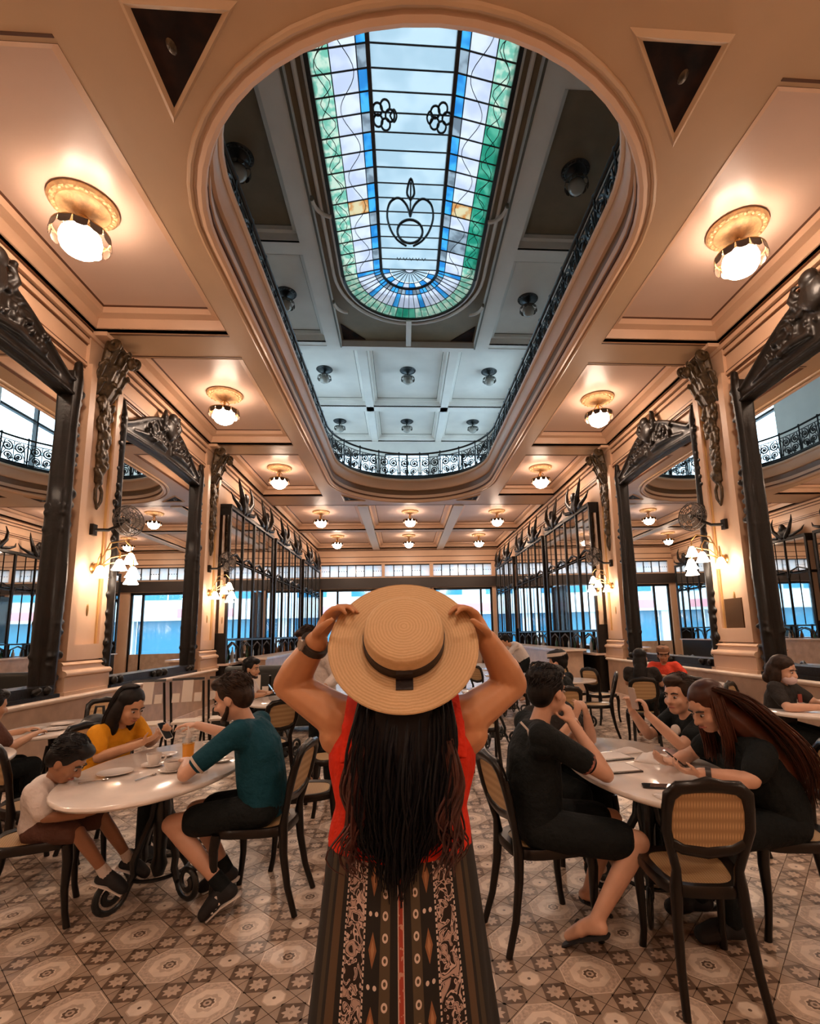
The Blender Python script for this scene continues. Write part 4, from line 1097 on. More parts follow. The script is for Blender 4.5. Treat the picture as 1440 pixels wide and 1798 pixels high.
make_table(.55, .50, 'round marble table under the masked woman\'s arms', (3.75, 4.72, 0))
make_table(.40, .40, 'marble table beside the person in the red shirt', (4.0, 7.30, 0))
make_table(.45, .45, 'pale table behind the hat wearer\'s right arm', (.95, 7.3, 0))
make_table(.45, .6, 'marble table of the man in the banded cap', (2.1, 7.5, 0)) if False else None
make_table(.45, .45, 'far marble table near the right counter', (1.7, 9.8, 0))
make_table(.42, .42, 'far marble table between the right wall and the aisle', (2.45, 8.35, 0))
make_table(.42, .42, 'farthest marble table beside the leaning waiter', (1.85, 11.35, 0))
make_table(.4, .4, 'far marble table near the left banquette', (-.9, 9.2, 0))

# ================================================================== TABLEWARE
PORC = mat('porcelain', (.80, .73, .68), .16, coat=.4)
H = .761
def saucer(x, y, label, r=.075, name='saucer', group='white crockery'):
    o = MB().lathe([(0, .004), (r * .5, .003), (r * .55, 0), (r * .62, .004), (r, .014), (r, .018), (r * .6, .009), (0, .008)], 24).build(name, PORC, None)
    o.location = (x, y, H); return tag(o, label, 'plate' if name == 'plate' else 'saucer', group)
def cup(x, y, z, label, r=.042, h=.062, rz=0, name='coffee_cup', drink=(.05, .02, .008)):
    t = thing(name, label, 'cup', (x, y, z), rz, 'white crockery')
    MB().lathe([(0, .002), (r * .6, 0), (r * .68, .006), (r * .9, h * .5), (r, h), (r * .94, h), (r * .82, h * .5), (r * .55, .012), (0, .010)], 22).build('cup_body', PORC, t)
    MB().tube([(r * .9, 0, h * .8), (r * 1.35, 0, h * .82), (r * 1.5, 0, h * .55), (r * 1.2, 0, h * .3), (r * .85, 0, h * .28)], .006, 6).build('handle', PORC, t)
    MB().lathe([(0, h * .75), (r * .88, h * .75)], 22).build('drink', mat('coffee', drink, .1), t)
    return t
saucer(-1.97, 3.57, 'saucer under the upright coffee cup nearest the yellow shirt'); cup(-1.97, 3.57, H + .009, 'white coffee cup nearest the woman in yellow', rz=.4, r=.046, h=.072)
saucer(-1.78, 3.42, 'saucer under the wide white cup in the middle of the left table', .085); cup(-1.78, 3.42, H + .009, 'wide white cup in the middle of the left table', .058, .055, rz=-.3)
cup(-1.70, 3.80, H, 'tall white mug beside the orange juice', .05, .095, rz=.2, name='mug')
saucer(-1.70, 4.08, 'large white bowl plate at the far end of the left table', .12, 'plate')
cup(-1.70, 4.08, H + .009, 'low white bowl at the far end of the left table', .085, .05, name='bowl')
saucer(-2.12, 3.40, 'white plate with napkin in front of the small boy', .10, 'plate')
saucer(-2.02, 3.85, 'small plate in front of the woman in yellow', .075, 'plate')
saucer(-1.55, 3.62, 'small plate by the teal-shirted man\'s forearm', .075, 'plate')
# juice
t = thing('juice_glass', 'glass of orange juice with a straw and napkin on the left table', 'glass', (-1.79, 3.66, H))
MB().lathe([(0, 0), (.030, 0), (.034, .02), (.038, .11), (.036, .11), (.030, .012), (0, .010)], 20).build('tumbler', mat('tumbler_glass', (.85, .85, .85), .03, coat=.6, spec=.6), t) if False else None
MB().lathe([(0, .002), (.030, .002), (.034, .02), (.039, .12), (0, .12)], 20).build('juice', mat('orange_juice', (.85, .34, .02), .12, coat=.6), t)
MB().lathe([(.0395, .118), (.041, .16), (.043, .16), (.041, .118)], 20).build('rim', CLEAR, t)
MB().tube([(.0, 0, .06), (-.012, .01, .23)], .005, 8).build('straw', PORC, t)
MB().tube([(-.03, .02, .10), (-.01, .03, .16), (-.02, .03, .20)], [.03, .02, .008], 7, flat=.4).build('napkin', PORC, t)
for x, y, a, l in ((-2.16, 3.24, .5, 'spoon on the left table near the boy'), (-1.88, 3.28, 1.2, 'spoon beside the wide white cup')):
    o = MB().tube([(-.07, 0, .004), (.02, 0, .006), (.04, 0, .005)], [.004, .003, .003], 6).ell((.06, 0, .006), (.022, .013, .005), n=10, k=5).build('spoon', mat('steel', (.55, .5, .45), .2, metal=1), None)
    o.location = (x, y, H); o.rotation_euler = (0, 0, a); tag(o, l, 'spoon')
BLK = mat('phone_black', (.012, .012, .014), .12, coat=.6)
def phone(loc, rot, label, m_=BLK):
    t = thing('phone', label, 'phone', loc); t.rotation_euler = rot
    MB().prism(sup(.037, .075, .22, 24), lambda u, v, q: (u, v, q), -.004, .003).build('body', m_, t, smooth=False)
    MB().prism(sup(.034, .071, .2, 24), lambda u, v, q: (u, v, q), .003, .0042).build('screen', mat('phone_screen', (.02, .025, .03), .05), t, smooth=False)
    return t
phone((.99, 2.66, H + .005), (0, 0, 1.25), 'black phone lying on the right foreground table')
PAP = mat('paper_white', (.80, .74, .70), .6, var=.04)
def napkin(x, y, rz, label, s=1.0, name='napkin'):
    vs = []; n = 9; rr = random.Random(int(x * 100 + y * 77))
    for i in range(n):
        for j in range(n):
            u, v = (i / (n - 1) - .5) * .17 * s, (j / (n - 1) - .5) * .10 * s
            vs.append((u, v, .004 + .022 * s * max(0, 1 - (abs(u) / (.085 * s)) ** 2) * max(0, 1 - abs(v) / (.05 * s)) + rr.uniform(0, .004)))
    fs = [(i * n + j, (i + 1) * n + j, (i + 1) * n + j + 1, i * n + j + 1) for i in range(n - 1) for j in range(n - 1)]
    m = len(vs); vs += [(x_, y_, 0) for x_, y_, z_ in vs]; fs += [tuple(m + q for q in reversed(f)) for f in list(fs)]
    bd = [i * n for i in range(n)] + [(n - 1) * n + j for j in range(1, n)] + [i * n + n - 1 for i in range(n - 2, -1, -1)] + [j for j in range(n - 2, 0, -1)]
    fs += [(bd[i], bd[(i + 1) % len(bd)], m + bd[(i + 1) % len(bd)], m + bd[i]) for i in range(len(bd))]
    o = MB().add(vs, fs).build(name, PAP, None, ang=80); o.location = (x, y, H); o.rotation_euler = (0, 0, rz); return tag(o, label, 'napkin')
napkin(.99, 2.50, .1, 'folded white napkin at the near edge of the right table', 1.0)
napkin(1.24, 3.22, .9, 'crumpled pile of white papers in the middle of the right table', 1.5)
napkin(1.17, 3.42, .2, 'smaller crumpled paper behind the paper pile', 1.1)
napkin(-1.62, 3.36, .3, 'white napkin standing beside the teal-shirted man\'s elbow', .8)
MEN = mat('menu_black', (.02, .015, .015), .3, coat=.3)
for x, y, a, l in ((.98, 3.30, .15, 'black menu board with a sheet, farther one on the right table'), (.90, 3.02, .1, 'black menu board with a sheet, nearer one on the right table')):
    t = thing('menu', l, 'menu', (x, y, H), a)
    MB().bx(-.14, .14, -.10, .10, 0, .008).build('board', MEN, t, smooth=False); MB().bx(-.11, .13, -.085, .085, .008, .010).build('sheet', PAP, t, smooth=False)
for i, (x, y) in enumerate(((-3.75, 5.45), (-3.62, 5.15), (-3.85, 5.2))):
    saucer(x, y, 'white plate on the table by the left dado, %s' % ('farthest', 'nearest', 'leftmost')[i], .10, 'plate')
# ================================================================== BACKPACK, FOLDING CHAIRS, BANQUETTE
t = thing('backpack', 'black backpack hanging behind the woman in yellow', 'bag', (-2.92, 4.55, .46))
NYL = mat('black_nylon', (.010, .012, .014), .5, bump=.3, bscale=60)
remesh(MB().ell((0, 0, .24), (.17, .13, .25)).ell((.02, -.09, .17), (.13, .08, .15)).ell((0, 0, .42), (.12, .10, .10)), 'pack_body', NYL, t, .014, 3)
MB().tube([(-.04, .05, .50), (-.03, .05, .57), (.03, .05, .57), (.04, .05, .50)], .012, 6).build('grab_handle', NYL, t)
for s in (-1, 1): MB().tube([(s * .10, .10, .46), (s * .13, .18, .35), (s * .12, .16, .15), (s * .10, .1, .05)], .018, 6, flat=.4).build('strap', NYL, t)
MB().bx(-.06, -.055 + .01, -.18, -.16, .12, .22).build('reflective_tag', PAP, t, smooth=False)
CREAM = mat('cream_panel', (.78, .66, .55), .5)
def folding(x, y, rz, label):
    t = thing('folding_chair', label, 'chair', (x, y, 0), rz, 'folding chairs')
    for s in (-1, 1):
        MB().tube([(s * .20, .22, 0), (s * .20, -.02, .45), (s * .20, -.22, 1.02)], .016, 7).build('back_leg', CHW, t)
        MB().tube([(s * .17, -.25, 0), (s * .17, .20, .46)], .016, 7).build('front_leg', CHW, t)
    MB().bx(-.19, .19, -.14, .22, .45, .475).build('seat', CREAM, t, smooth=False)
    M_ = Matrix.Translation((0, -.165, .86)) @ Matrix.Rotation(R(-19), 4, 'X')
    MB().cbx((0, 0, .03), (.13, .014, .30), 0, M_).build('back_panel', CREAM, t, smooth=False)
    for s in (-1, 1): MB().cbx((s * .135, 0, -.06), (.09, .014, .12), 0, M_).build('side_panel', CREAM, t, smooth=False)
    MB().cbx((0, 0, .19), (.40, .02, .03), 0, M_).build('top_rail', CHW, t, smooth=False)
    return t
fc = [(-3.75, 7.2, 'leftmost'), (-3.30, 7.35, 'second from left'), (-2.88, 7.55, 'third from left'), (-2.55, 7.9, 'rightmost')]
f0 = None
for x, y, l in fc:
    lab = 'dark folding chair with cream panels in the row by the left dado, ' + l
    if f0 is None: f0 = folding(x, y, .25, lab)
    else: dup(f0, (x, y, 0), .25, lab)
LEA = mat('dark_leather', (.022, .022, .018), .4, bump=.1)
t = thing('banquette', 'dark upholstered banquette behind the man in the white shirt', 'sofa', (-2.55, 9.3, 0))
remesh(MB().bx(-.95, .95, -.05, .12, .05, 1.08).bx(-.95, .95, -.55, .1, .1, .46), 'upholstery', LEA, t, .03, 4)
for x in (-.85, .85): MB().bx(x - .03, x + .03, -.5, -.44, 0, .12).build('foot', CHW, t, smooth=False)
# ================================================================== PEOPLE
def skin(name, c): return mat('skin_' + name, c, .42, var=.06, vscale=14, sub=.0)
SK_TAN = skin('tan', (.52, .26, .14)); SK_LIGHT = skin('light', (.66, .38, .26)); SK_MID = skin('mid', (.58, .31, .18)); SK_BROWN = skin('brown', (.36, .17, .09))
HAIR_BLK = mat('hair_black', (.008, .006, .006), .5, var=.5, vscale=30, spec=.25)
HAIR_BRN = mat('hair_brown', (.028, .014, .008), .5, var=.5, vscale=30, spec=.25)
HAIR_RED = mat('hair_auburn', (.085, .020, .007), .40, col2=(.035, .012, .006), vscale=5, spec=.3)
HAIR_BLD = mat('hair_blonde', (.38, .22, .09), .45, var=.4, vscale=30, spec=.3)
WHT = mat('eye_white', (.50, .43, .39), .2); IRIS = mat('iris', (.015, .008, .005), .1); LIP = mat('lips', (.36, .11, .085), .4); BROW = mat('brow', (.02, .012, .008), .6)
def V(*a): return Vector(a)
def hand(mb, w, d, n, curl=.45, ts=1, sc=1.0, spread=1.0):
    w = Vector(w); d = Vector(d).normalized(); n = Vector(n); n = (n - d * n.dot(d)).normalized(); l = d.cross(n)
    Mx = Matrix((l, d, n)).transposed()
    mb.ell(w + d * (.048 * sc), (.040 * sc, .052 * sc, .017 * sc), Mx, n=12, k=7)
    for i, (o, L) in enumerate(((-.030, .058), (-.0105, .070), (.0105, .074), (.031, .066))):
        p = w + d * (.085 - abs(o) * .25) * sc + l * (o * sc * spread); dd = d.copy(); seg = L * sc / 2.6
        for k in range(3):
            ang = curl * (.75 + .25 * k)
            dd = (dd * cos(ang) + n * sin(ang)).normalized() if k or curl else dd
            # rotate frame along
            q = p + dd * seg * (1.1 if k == 0 else .9)
            mb.cap(p, .0092 * sc * (1 - .1 * k), q, .0088 * sc * (1 - .12 * k), 8)
            nn = (n - dd * n.dot(dd)); n_ = nn.normalized() if nn.length > .1 else -d
            p = q
            d0 = dd
            n = n_
        # restore
        n = Mx.col[2].copy()
    p = w + d * .022 * sc + l * (.030 * ts * sc); t1 = (d * .62 + l * .62 * ts + n * .45).normalized(); q = p + t1 * .042 * sc; t2 = (d * .85 + l * .15 * ts + n * .5).normalized()
    mb.cap(p, .0125 * sc, q, .0105 * sc, 8); mb.cap(q, .0105 * sc, q + t2 * .030 * sc, .0085 * sc, 8)
def frame_for(look, upv=(0, 0, 1)):
    f = Vector(look).normalized(); u = Vector(upv); r = f.cross(u).normalized(); u = r.cross(f).normalized()
    return Matrix((r, f, u)).transposed()
class Person:
    def __init__(s, label, root, face, pelvis, chest, neck, head, look, skinm, hs=1.1, bs=1.0, vox=.009, headup=(0, 0, 1)):
        s.t = thing('person', label, 'person', (root[0], root[1], 0)); s.o = Vector((root[0], root[1], 0))
        s.f = Vector((cos(R(face)), sin(R(face)), 0)); s.r = Vector((s.f.y, -s.f.x, 0)); s.bs = bs; s.hs = hs; s.vox = vox; s.sk = skinm
        P = lambda p: Vector(p) - s.o
        s.pel, s.che, s.nec, s.hed = P(pelvis), P(chest), P(neck), P(head)
        s.HM = frame_for(look, headup); s.arms = {}; s.legs = {}; s.body = MB()
    def W(s, p): return Vector(p) - s.o
    def shoulder(s, side): return s.nec.lerp(s.che, .28) + s.r * (side * .168 * s.bs)
    def arm(s, side, elbow, wrist, hd=None, hn=None, curl=.5, sh=None):
        S_ = s.W(sh) if sh else s.shoulder(side)
        e, w = s.W(elbow), s.W(wrist); s.arms[side] = (S_, e, w, Vector(hd) if hd else (w - e), Vector(hn) if hn else V(0, 0, -1), curl)
    def leg(s, side, knee, ankle, toe=None, hip=None):
        h = s.W(hip) if hip else s.pel + s.r * (side * .088 * s.bs) + V(0, 0, -.03)
        k, a = s.W(knee), s.W(ankle); t_ = s.W(toe) if toe else a + s.f * .15 + V(0, 0, -.05)
        s.legs[side] = (h, k, a, t_)
    def torso(s, mb, inf=0.0, top=True, lo=-.09, wide=1.0):
        b = s.bs; ax = (s.che - s.pel).normalized(); p, c, n = s.pel, s.che, s.nec
        w = p.lerp(c, .45)
        pts = [p + ax * lo, p, w, c, c.lerp(n, .5), c.lerp(n, .85)]
        rad = [(.125, .10), (.168, .128), (.142 * wide, .112 * wide), (.165, .122), (.150, .098), (.075, .07)]
        if not top: pts = pts[:4]; rad = rad[:4]
        mb.tube(pts, [(a * b + inf, d * b + inf) for a, d in rad], 16, up=tuple(s.r))
        mb.ell(p, (.16 * b + inf, .125 * b + inf, .10 * b + inf), Matrix((s.r, s.f, V(0, 0, 1))).transposed())
        if top:
            for sd in (-1, 1):
                a = s.arms.get(sd); S_ = a[0] if a else s.shoulder(sd)
                mb.cap(c.lerp(n, .62), .055 * b + inf, S_, .052 * b + inf, 10)
                mb.cap(c, .07 * b + inf, S_ + V(0, 0, -.05), .05 * b + inf, 10)
    def armp(s, mb, sd, t1=2.0, inf=0.0, hands=True):
        S_, e, w, hd, hn, cu = s.arms[sd]; b = s.bs
        t = min(1, t1); mb.cap(S_, .053 * b + inf, S_.lerp(e, t), (.053 - .014 * t) * b + inf, 12)
        if t1 > 1:
            q = min(1, t1 - 1); m = e.lerp(w, .3)
            mb.cap(e, .040 * b + inf, e.lerp(w, min(q, .35)), .042 * b + inf, 12)
            if q > .35: mb.cap(m, .042 * b + inf, e.lerp(w, q), (.042 - .014 * q) * b + inf, 12)
            if hands and t1 >= 2: hand(mb, w, hd, hn, cu, sd, .95 * b * s.hs / 1.1)
    def legp(s, mb, sd, t1=2.0, inf=0.0, foot=True, inf2=None):
        h, k, a, to = s.legs[sd]; b = s.bs; t = min(1, t1); i2 = inf if inf2 is None else inf2
        mb.cap(h, .088 * b + inf, h.lerp(k, t), (.088 - .030 * t) * b + (inf + (i2 - inf) * t), 14)
        if t1 > 1:
            q = min(1, t1 - 1); m = k.lerp(a, .32)
            back = (k - a).cross(s.r); back = back.normalized() if back.length > 1e-6 else -s.f
            mb.cap(k, .055 * b + i2, m, .054 * b + i2, 12); mb.cap(m, .054 * b + i2, k.lerp(a, q), (.054 - .020 * q) * b + i2, 12)
            if foot and t1 >= 2: s.footp(mb, sd)
    def footp(s, mb, sd, inf=0.0, lift=0.0):
        h, k, a, to = s.legs[sd]; b = s.bs; d = (to - a)
        mb.cap(a, .034 * b + inf, a.lerp(to, .55) , .036 * b + inf, 10); mb.cap(a.lerp(to, .5), .036 * b + inf, to, .026 * b + inf, 10, flat=1.3)
        hl = a - Vector((d.x, d.y, 0)).normalized() * .03 + (d.normalized().cross(s.r) * 0)
        mb.cap(hl + V(0, 0, -.02), .032 * b + inf, a.lerp(to, .4), .032 * b + inf, 10)
    def hp(s, p): return s.hed + s.HM @ (Vector(p) * s.hs)
    def headp(s, mb, jaw=1.0, ears=True):
        h = s.hs
        E_ = lambda c, r: mb.ell(s.hp(c), [x * h for x in r], s.HM, n=18, k=10)
        E_((0, -.014, .030), (.074, .093, .090)); E_((0, .020, -.032), (.061, .066, .082)); E_((0, .042, -.080), (.040 * jaw, .040, .032)); E_((0, .0, -.055), (.055 * jaw, .06, .05))
        mb.cap(s.hp((0, .082, .008)), .009 * h, s.hp((0, .103, -.028)), .013 * h, 8); mb.cap(s.hp((-.012, .09, -.030)), .010 * h, s.hp((.012, .09, -.030)), .010 * h, 8)
        mb.cap(s.hp((-.035, .066, .026)), .013 * h, s.hp((.035, .066, .026)), .013 * h, 8)
        for q in (-1, 1): E_((q * .036, .058, -.030), (.024, .022, .024))
        mb.cap(s.hp((-.014, .079, -.060)), .010 * h, s.hp((.014, .079, -.060)), .010 * h, 8)
        if ears:
            for q in (-1, 1): E_((q * .077, -.004, -.012), (.010, .020, .031))
        mb.cap(s.nec + V(0, 0, -.03), .056 * s.bs, s.hp((0, -.022, -.06)), .050 * s.bs, 12)
    def face(s, mouth=True):
        h = s.hs
        for q in (-1, 1):
            e = MB().ell(s.hp((q * .031, .0745, .003)), (.0135 * h, .008 * h, .0062 * h), s.HM, n=10, k=6).build('eye', WHT, s.t)
            MB().ell(s.hp((q * .031, .0815, .002)), (.0065 * h, .004 * h, .0068 * h), s.HM, n=8, k=5).build('iris', IRIS, e)
            MB().tube([s.hp((q * .012, .084, .022)), s.hp((q * .032, .084, .028)), s.hp((q * .052, .070, .022))], [.004 * h, .005 * h, .003 * h], 6).build('eyebrow', BROW, s.t)
        if mouth: MB().tube([s.hp((-.024, .080, -.061)), s.hp((-.008, .0905, -.058)), s.hp((.008, .0905, -.058)), s.hp((.024, .080, -.061))], [.002 * h, .0055 * h, .0055 * h, .002 * h], 7).build('mouth', LIP, s.t)
    def short_hair(s, m_, extra=(), name='hair', scale=1.0):
        h = s.hs; mb = MB()
        E_ = lambda c, r: mb.ell(s.hp(c), [x * h * scale for x in r], s.HM, n=16, k=9)
        E_((0, -.026, .052), (.082, .094, .080)); E_((0, -.055, .005), (.078, .062, .085)); E_((0, .030, .098), (.064, .056, .032)); E_((0, .056, .085), (.048, .028, .022))
        for q in (-1, 1): E_((q * .062, -.010, .035), (.022, .05, .05))
        for c, r in extra: E_(c, r)
        rr = random.Random(9)
        for i in range(60):
            a = rr.uniform(0, 2 * pi); u = rr.uniform(.1, 1)
            p = (.078 * cos(a) * sqrt(1 - u * u * .9), -.028 + .09 * sin(a) * sqrt(1 - u * u * .9), .052 + .078 * u)
            E_(p, (.010, .014, .010))
        ob = remesh(mb, name, m_, s.t, .008, 2)
        st = MB()
        for i in range(420):
            a = rr.uniform(0, 2 * pi); u = rr.uniform(-.25, 1); q = sqrt(max(0, 1 - u * u)); p = Vector((.082 * q * cos(a), -.026 + .094 * q * sin(a), .052 + .080 * u))
            if u < .45 and p.y > .015: continue
            nrm = Vector((p.x / .082, (p.y + .026) / .094, (p.z - .052) / .08)).normalized()
            fl = Vector((.35 * p.x / .08, -.9 if p.z < .11 else .5, -.6 if p.z < .11 else .1)) + Vector((rr.gauss(0, .3), rr.gauss(0, .3), 0)); fl = (fl - nrm * fl.dot(nrm)).normalized()
            L = rr.uniform(.02, .045); p0 = p * scale
            st.tube([s.hp(p0), s.hp(p0 + fl * L * .5 + nrm * .007), s.hp(p0 + fl * L + nrm * .003)], [.0022 * h, .0018 * h, .0005], 4)
        st.build('hair_locks', m_, s.t)
        return ob
    def skinmesh(s, legs=True, hands=True, **k):
        mb = s.body; s.torso(mb)
        for sd in s.arms: s.armp(mb, sd, hands=hands)
        if legs:
            for sd in s.legs: s.legp(mb, sd, foot=True)
        s.headp(mb, **k); return remesh(mb, 'body', s.sk, s.t, s.vox, 4)
    def shirt(s, m_, sleeve=.6, inf=.014, lo=-.09, wide=1.0, name='shirt', vox=.011):
        mb = MB(); s.torso(mb, inf, lo=lo, wide=wide)
        if sleeve:
            for sd in s.arms: s.armp(mb, sd, sleeve, inf + .006, False)
        return remesh(mb, name, m_, s.t, vox, 4)
    def pants(s, m_, t1=.75, inf=.018, name='shorts', inf2=None):
        mb = MB(); s.torso(mb, inf - .004, top=False)
        for sd in s.legs: s.legp(mb, sd, t1, inf, False, inf2)
        return remesh(mb, name, m_, s.t, .012, 4)
    def shoes(s, m_, stripes=False, sole=True):
        for sd in s.legs:
            mb = MB(); s.footp(mb, sd, .012); o = remesh(mb, 'shoe', m_, s.t, .009, 2)
            if sole:
                h, k, a, to = s.legs[sd]; d = (to - a).normalized(); pl = V(0, 0, -1) - d * (-d.z); pl = pl.normalized()
                MB().tube([a - Vector((d.x, d.y, 0)).normalized() * .045 + pl * .055 * s.bs, a.lerp(to, .5) + pl * .045 * s.bs, to + d * .02 + pl * .034 * s.bs], [(.012, .034), (.012, .042), (.010, .03)], 10, up=tuple(pl)).build('sole', PORC, o)
                if stripes:
                    for i in range(3):
                        c = a.lerp(to, .34 + .17 * i); sdv = s.r * sd
                        MB().tube([c + sdv * .047 + pl * .036, c + sdv * .044 - pl * .012 - d * .02], .007, 6, flat=.5).build('stripe', PORC, o)
def strands(name, parent, m_, guides, n, rad, rnd, jit=.012, wave=.008, seg=14, nw=2.2, tip=.25):
    """hair locks: each follows a blend of neighbouring guide polylines"""
    mb = MB()
    for i in range(n):
        u = rnd.random() * (len(guides) - 1); k = min(int(u), len(guides) - 2); f = u - k
        A, B = guides[k], guides[k + 1]; ph = rnd.random() * 6.28; off = Vector((rnd.gauss(0, jit), rnd.gauss(0, jit), rnd.gauss(0, jit))); ln = rnd.uniform(.82, 1.0)
        pts = []; rs = []
        for j in range(seg + 1):
            t = j / seg * ln * (len(A) - 1); a = min(int(t), len(A) - 2); g = t - a
            def cr(P):
                p0, p1, p2, p3 = P[max(a - 1, 0)], P[a], P[a + 1], P[min(a + 2, len(P) - 1)]
                return .5 * ((2 * p1) + (p2 - p0) * g + (2 * p0 - 5 * p1 + 4 * p2 - p3) * g * g + (3 * p1 - p0 - 3 * p2 + p3) * g ** 3)
            p = cr(A).lerp(cr(B), f) + off * (.3 + .7 * j / seg)
            w_ = wave * (j / seg)
            p = p + Vector((w_ * sin(ph + nw * 6.28 * j / seg), w_ * cos(ph + nw * 5 * j / seg), 0))
            pts.append(p); rs.append(rad * (1 - (1 - tip) * (j / seg) ** 2))
        mb.tube(pts, rs, 5)
    return mb.build(name, m_, parent)
rh = random.Random(21)
TEAL = mat('teal_cotton', (.006, .060, .090), .75, var=.12, vscale=5, bump=.8, bscale=13, bdist=.03, spec=.2)
BLKC = mat('black_cotton', (.008, .011, .012), .78, var=.2, vscale=6, bump=.8, bscale=13, bdist=.03, spec=.2)
WHTC = mat('white_cotton', (.74, .66, .62), .75, bump=.8, bscale=13, bdist=.03, spec=.2)
YELC = mat('yellow_cotton', (.78, .33, .015), .7, var=.1, vscale=5, bump=.8, bscale=13, bdist=.03, spec=.2)
BRNC = mat('brown_cotton', (.12, .055, .04), .8, var=.15, bump=.8, bscale=13, bdist=.03, spec=.2)
GRYC = mat('charcoal_cotton', (.030, .026, .024), .8, var=.2, bump=.8, bscale=13, bdist=.03, spec=.2)
REDC = mat('red_cotton', (.62, .055, .025), .7, bump=.8, bscale=13, bdist=.03, spec=.2)
SHOE = mat('black_suede', (.010, .010, .012), .7)
# ---------------------------------------------------------------- man in teal
p = Person('man in a teal shirt and black shorts, bearded, reaching across the left table', (-1.20, 3.38), 175, (-1.20, 3.38, .57), (-1.25, 3.38, .91), (-1.32, 3.37, 1.07), (-1.41, 3.35, 1.205), (-.93, .10, -.34), SK_LIGHT, hs=1.18)
p.arm(-1, (-1.58, 3.10, .815), (-1.66, 3.33, .835), (-.5, .8, 0), (0, 0, -1), .5)
p.arm(1, (-1.50, 3.72, .90), (-1.77, 3.74, .985), (-1, 0, .05), (0, 0, -1), .35)
p.leg(-1, (-1.70, 3.26, .50), (-1.37, 3.22, .15), (-1.47, 3.20, .035)); p.leg(1, (-1.66, 3.50, .50), (-1.46, 3.52, .12), (-1.60, 3.53, .035))
p.skinmesh(); p.face(); p.shirt(TEAL, .72, wide=1.18); p.pants(BLKC, .72, inf2=.03)
p.short_hair(HAIR_BRN)
mb = MB()
def beard(p, mb):
    h = p.hs
    mb.tube([p.hp(q) for q in ((-.066, .004, -.028), (-.060, .022, -.062), (-.044, .052, -.088), (-.018, .074, -.098), (.018, .074, -.098), (.044, .052, -.088), (.060, .022, -.062), (.066, .004, -.028))], [.008 * h, .013 * h, .016 * h, .018 * h, .018 * h, .016 * h, .013 * h, .008 * h], 8)
    mb.tube([p.hp(q) for q in ((-.034, .074, -.068), (-.022, .086, -.048), (0, .0935, -.045), (.022, .086, -.048), (.034, .074, -.068))], .0065 * h, 7)
beard(p, mb)
remesh(mb, 'beard', HAIR_BRN, p.t, .008, 2)
p.shoes(SHOE, True)
for sd in (-1, 1):
    a = p.legs[sd]; MB().tube([a[1].lerp(a[2], .80), a[2]], [.044, .046], 12).build('sock', BLKC, p.t)
MB().tube([p.arms[-1][0].lerp(p.arms[-1][1], .76), p.arms[-1][0].lerp(p.arms[-1][1], .80)], .060, 14).build('sleeve_band', mat('sleeve_stripe', (.60, .50, .42), .7), p.t)
# ---------------------------------------------------------------- woman in yellow
p = Person('woman in a yellow shirt with dark shoulder-length hair looking at her phone', (-2.64, 4.22), -22, (-2.66, 4.24, .55), (-2.60, 4.21, .82), (-2.54, 4.19, .955), (-2.44, 4.14, 1.08), (.78, -.30, -.42), SK_MID, hs=1.16, bs=.98)
p.arm(1, (-2.55, 3.98, .74), (-2.24, 3.96, .84), (.9, .1, .35), (0, .3, 1), .5, sh=(-2.60, 4.03, .90)); p.arm(-1, (-2.38, 4.36, .76), (-2.20, 4.12, .86), (.7, -.5, .3), (0, .2, 1), .5)
p.leg(1, (-2.20, 4.05, .52), (-2.22, 4.02, .09)); p.leg(-1, (-2.20, 4.25, .52), (-2.20, 4.25, .09))
p.skinmesh(ears=False); p.face(); p.shirt(YELC, .62, wide=1.1); p.pants(BLKC, 1.95, name='trousers'); p.shoes(SHOE, sole=False)
mb = MB()
for c, r in (((0, -.026, .050), (.086, .098, .082)), ((0, -.06, -.03), (.085, .06, .11)), ((.07, -.02, -.07), (.028, .055, .12)), ((-.07, -.02, -.07), (.028, .055, .12)), ((0, -.07, -.15), (.075, .05, .07)), ((.06, .01, -.15), (.03, .03, .06)), ((-.062, .0, -.14), (.03, .04, .06))): mb.ell(p.hp(c), [x * p.hs for x in r], p.HM)
remesh(mb, 'hair', HAIR_BLK, p.t, .009, 3)
gd = []
for k in range(11):
    a = -pi * .13 - (pi * .74) * k / 10 - pi * .0
    a = pi + pi * .12 + (pi * .76) * k / 10
    c0, s0 = cos(a), sin(a)
    gd.append([p.hp((.02 * c0, -.01, .135)), p.hp((.070 * c0, -.03 + .06 * s0, .11)), p.hp((.092 * c0, -.025 + .088 * s0, .03)), p.hp((.098 * c0, -.025 + .090 * s0, -.06)), p.hp((.095 * c0, -.02 + .085 * s0, -.14)), p.hp((.080 * c0, -.01 + .07 * s0, -.20))])
strands('hair_locks', p.t, HAIR_BLK, gd, 200, .0042, rh, .005, .006, nw=1.2)
for i, (u, v) in enumerate(((-.01, .84), (.01, .80))):
    MB().tube([p.W((-2.40, 4.06, v - .02)), p.W((-2.36, 4.14, v - .01)), p.W((-2.38, 4.24, v - .02))], .008, 6).build('shirt_print', mat('print_brown', (.35, .12, .01), .7), p.t)
ph = phone((-2.13, 4.06, .90), (R(50), 0, R(68)), 'pale phone held by the woman in yellow', PORC)
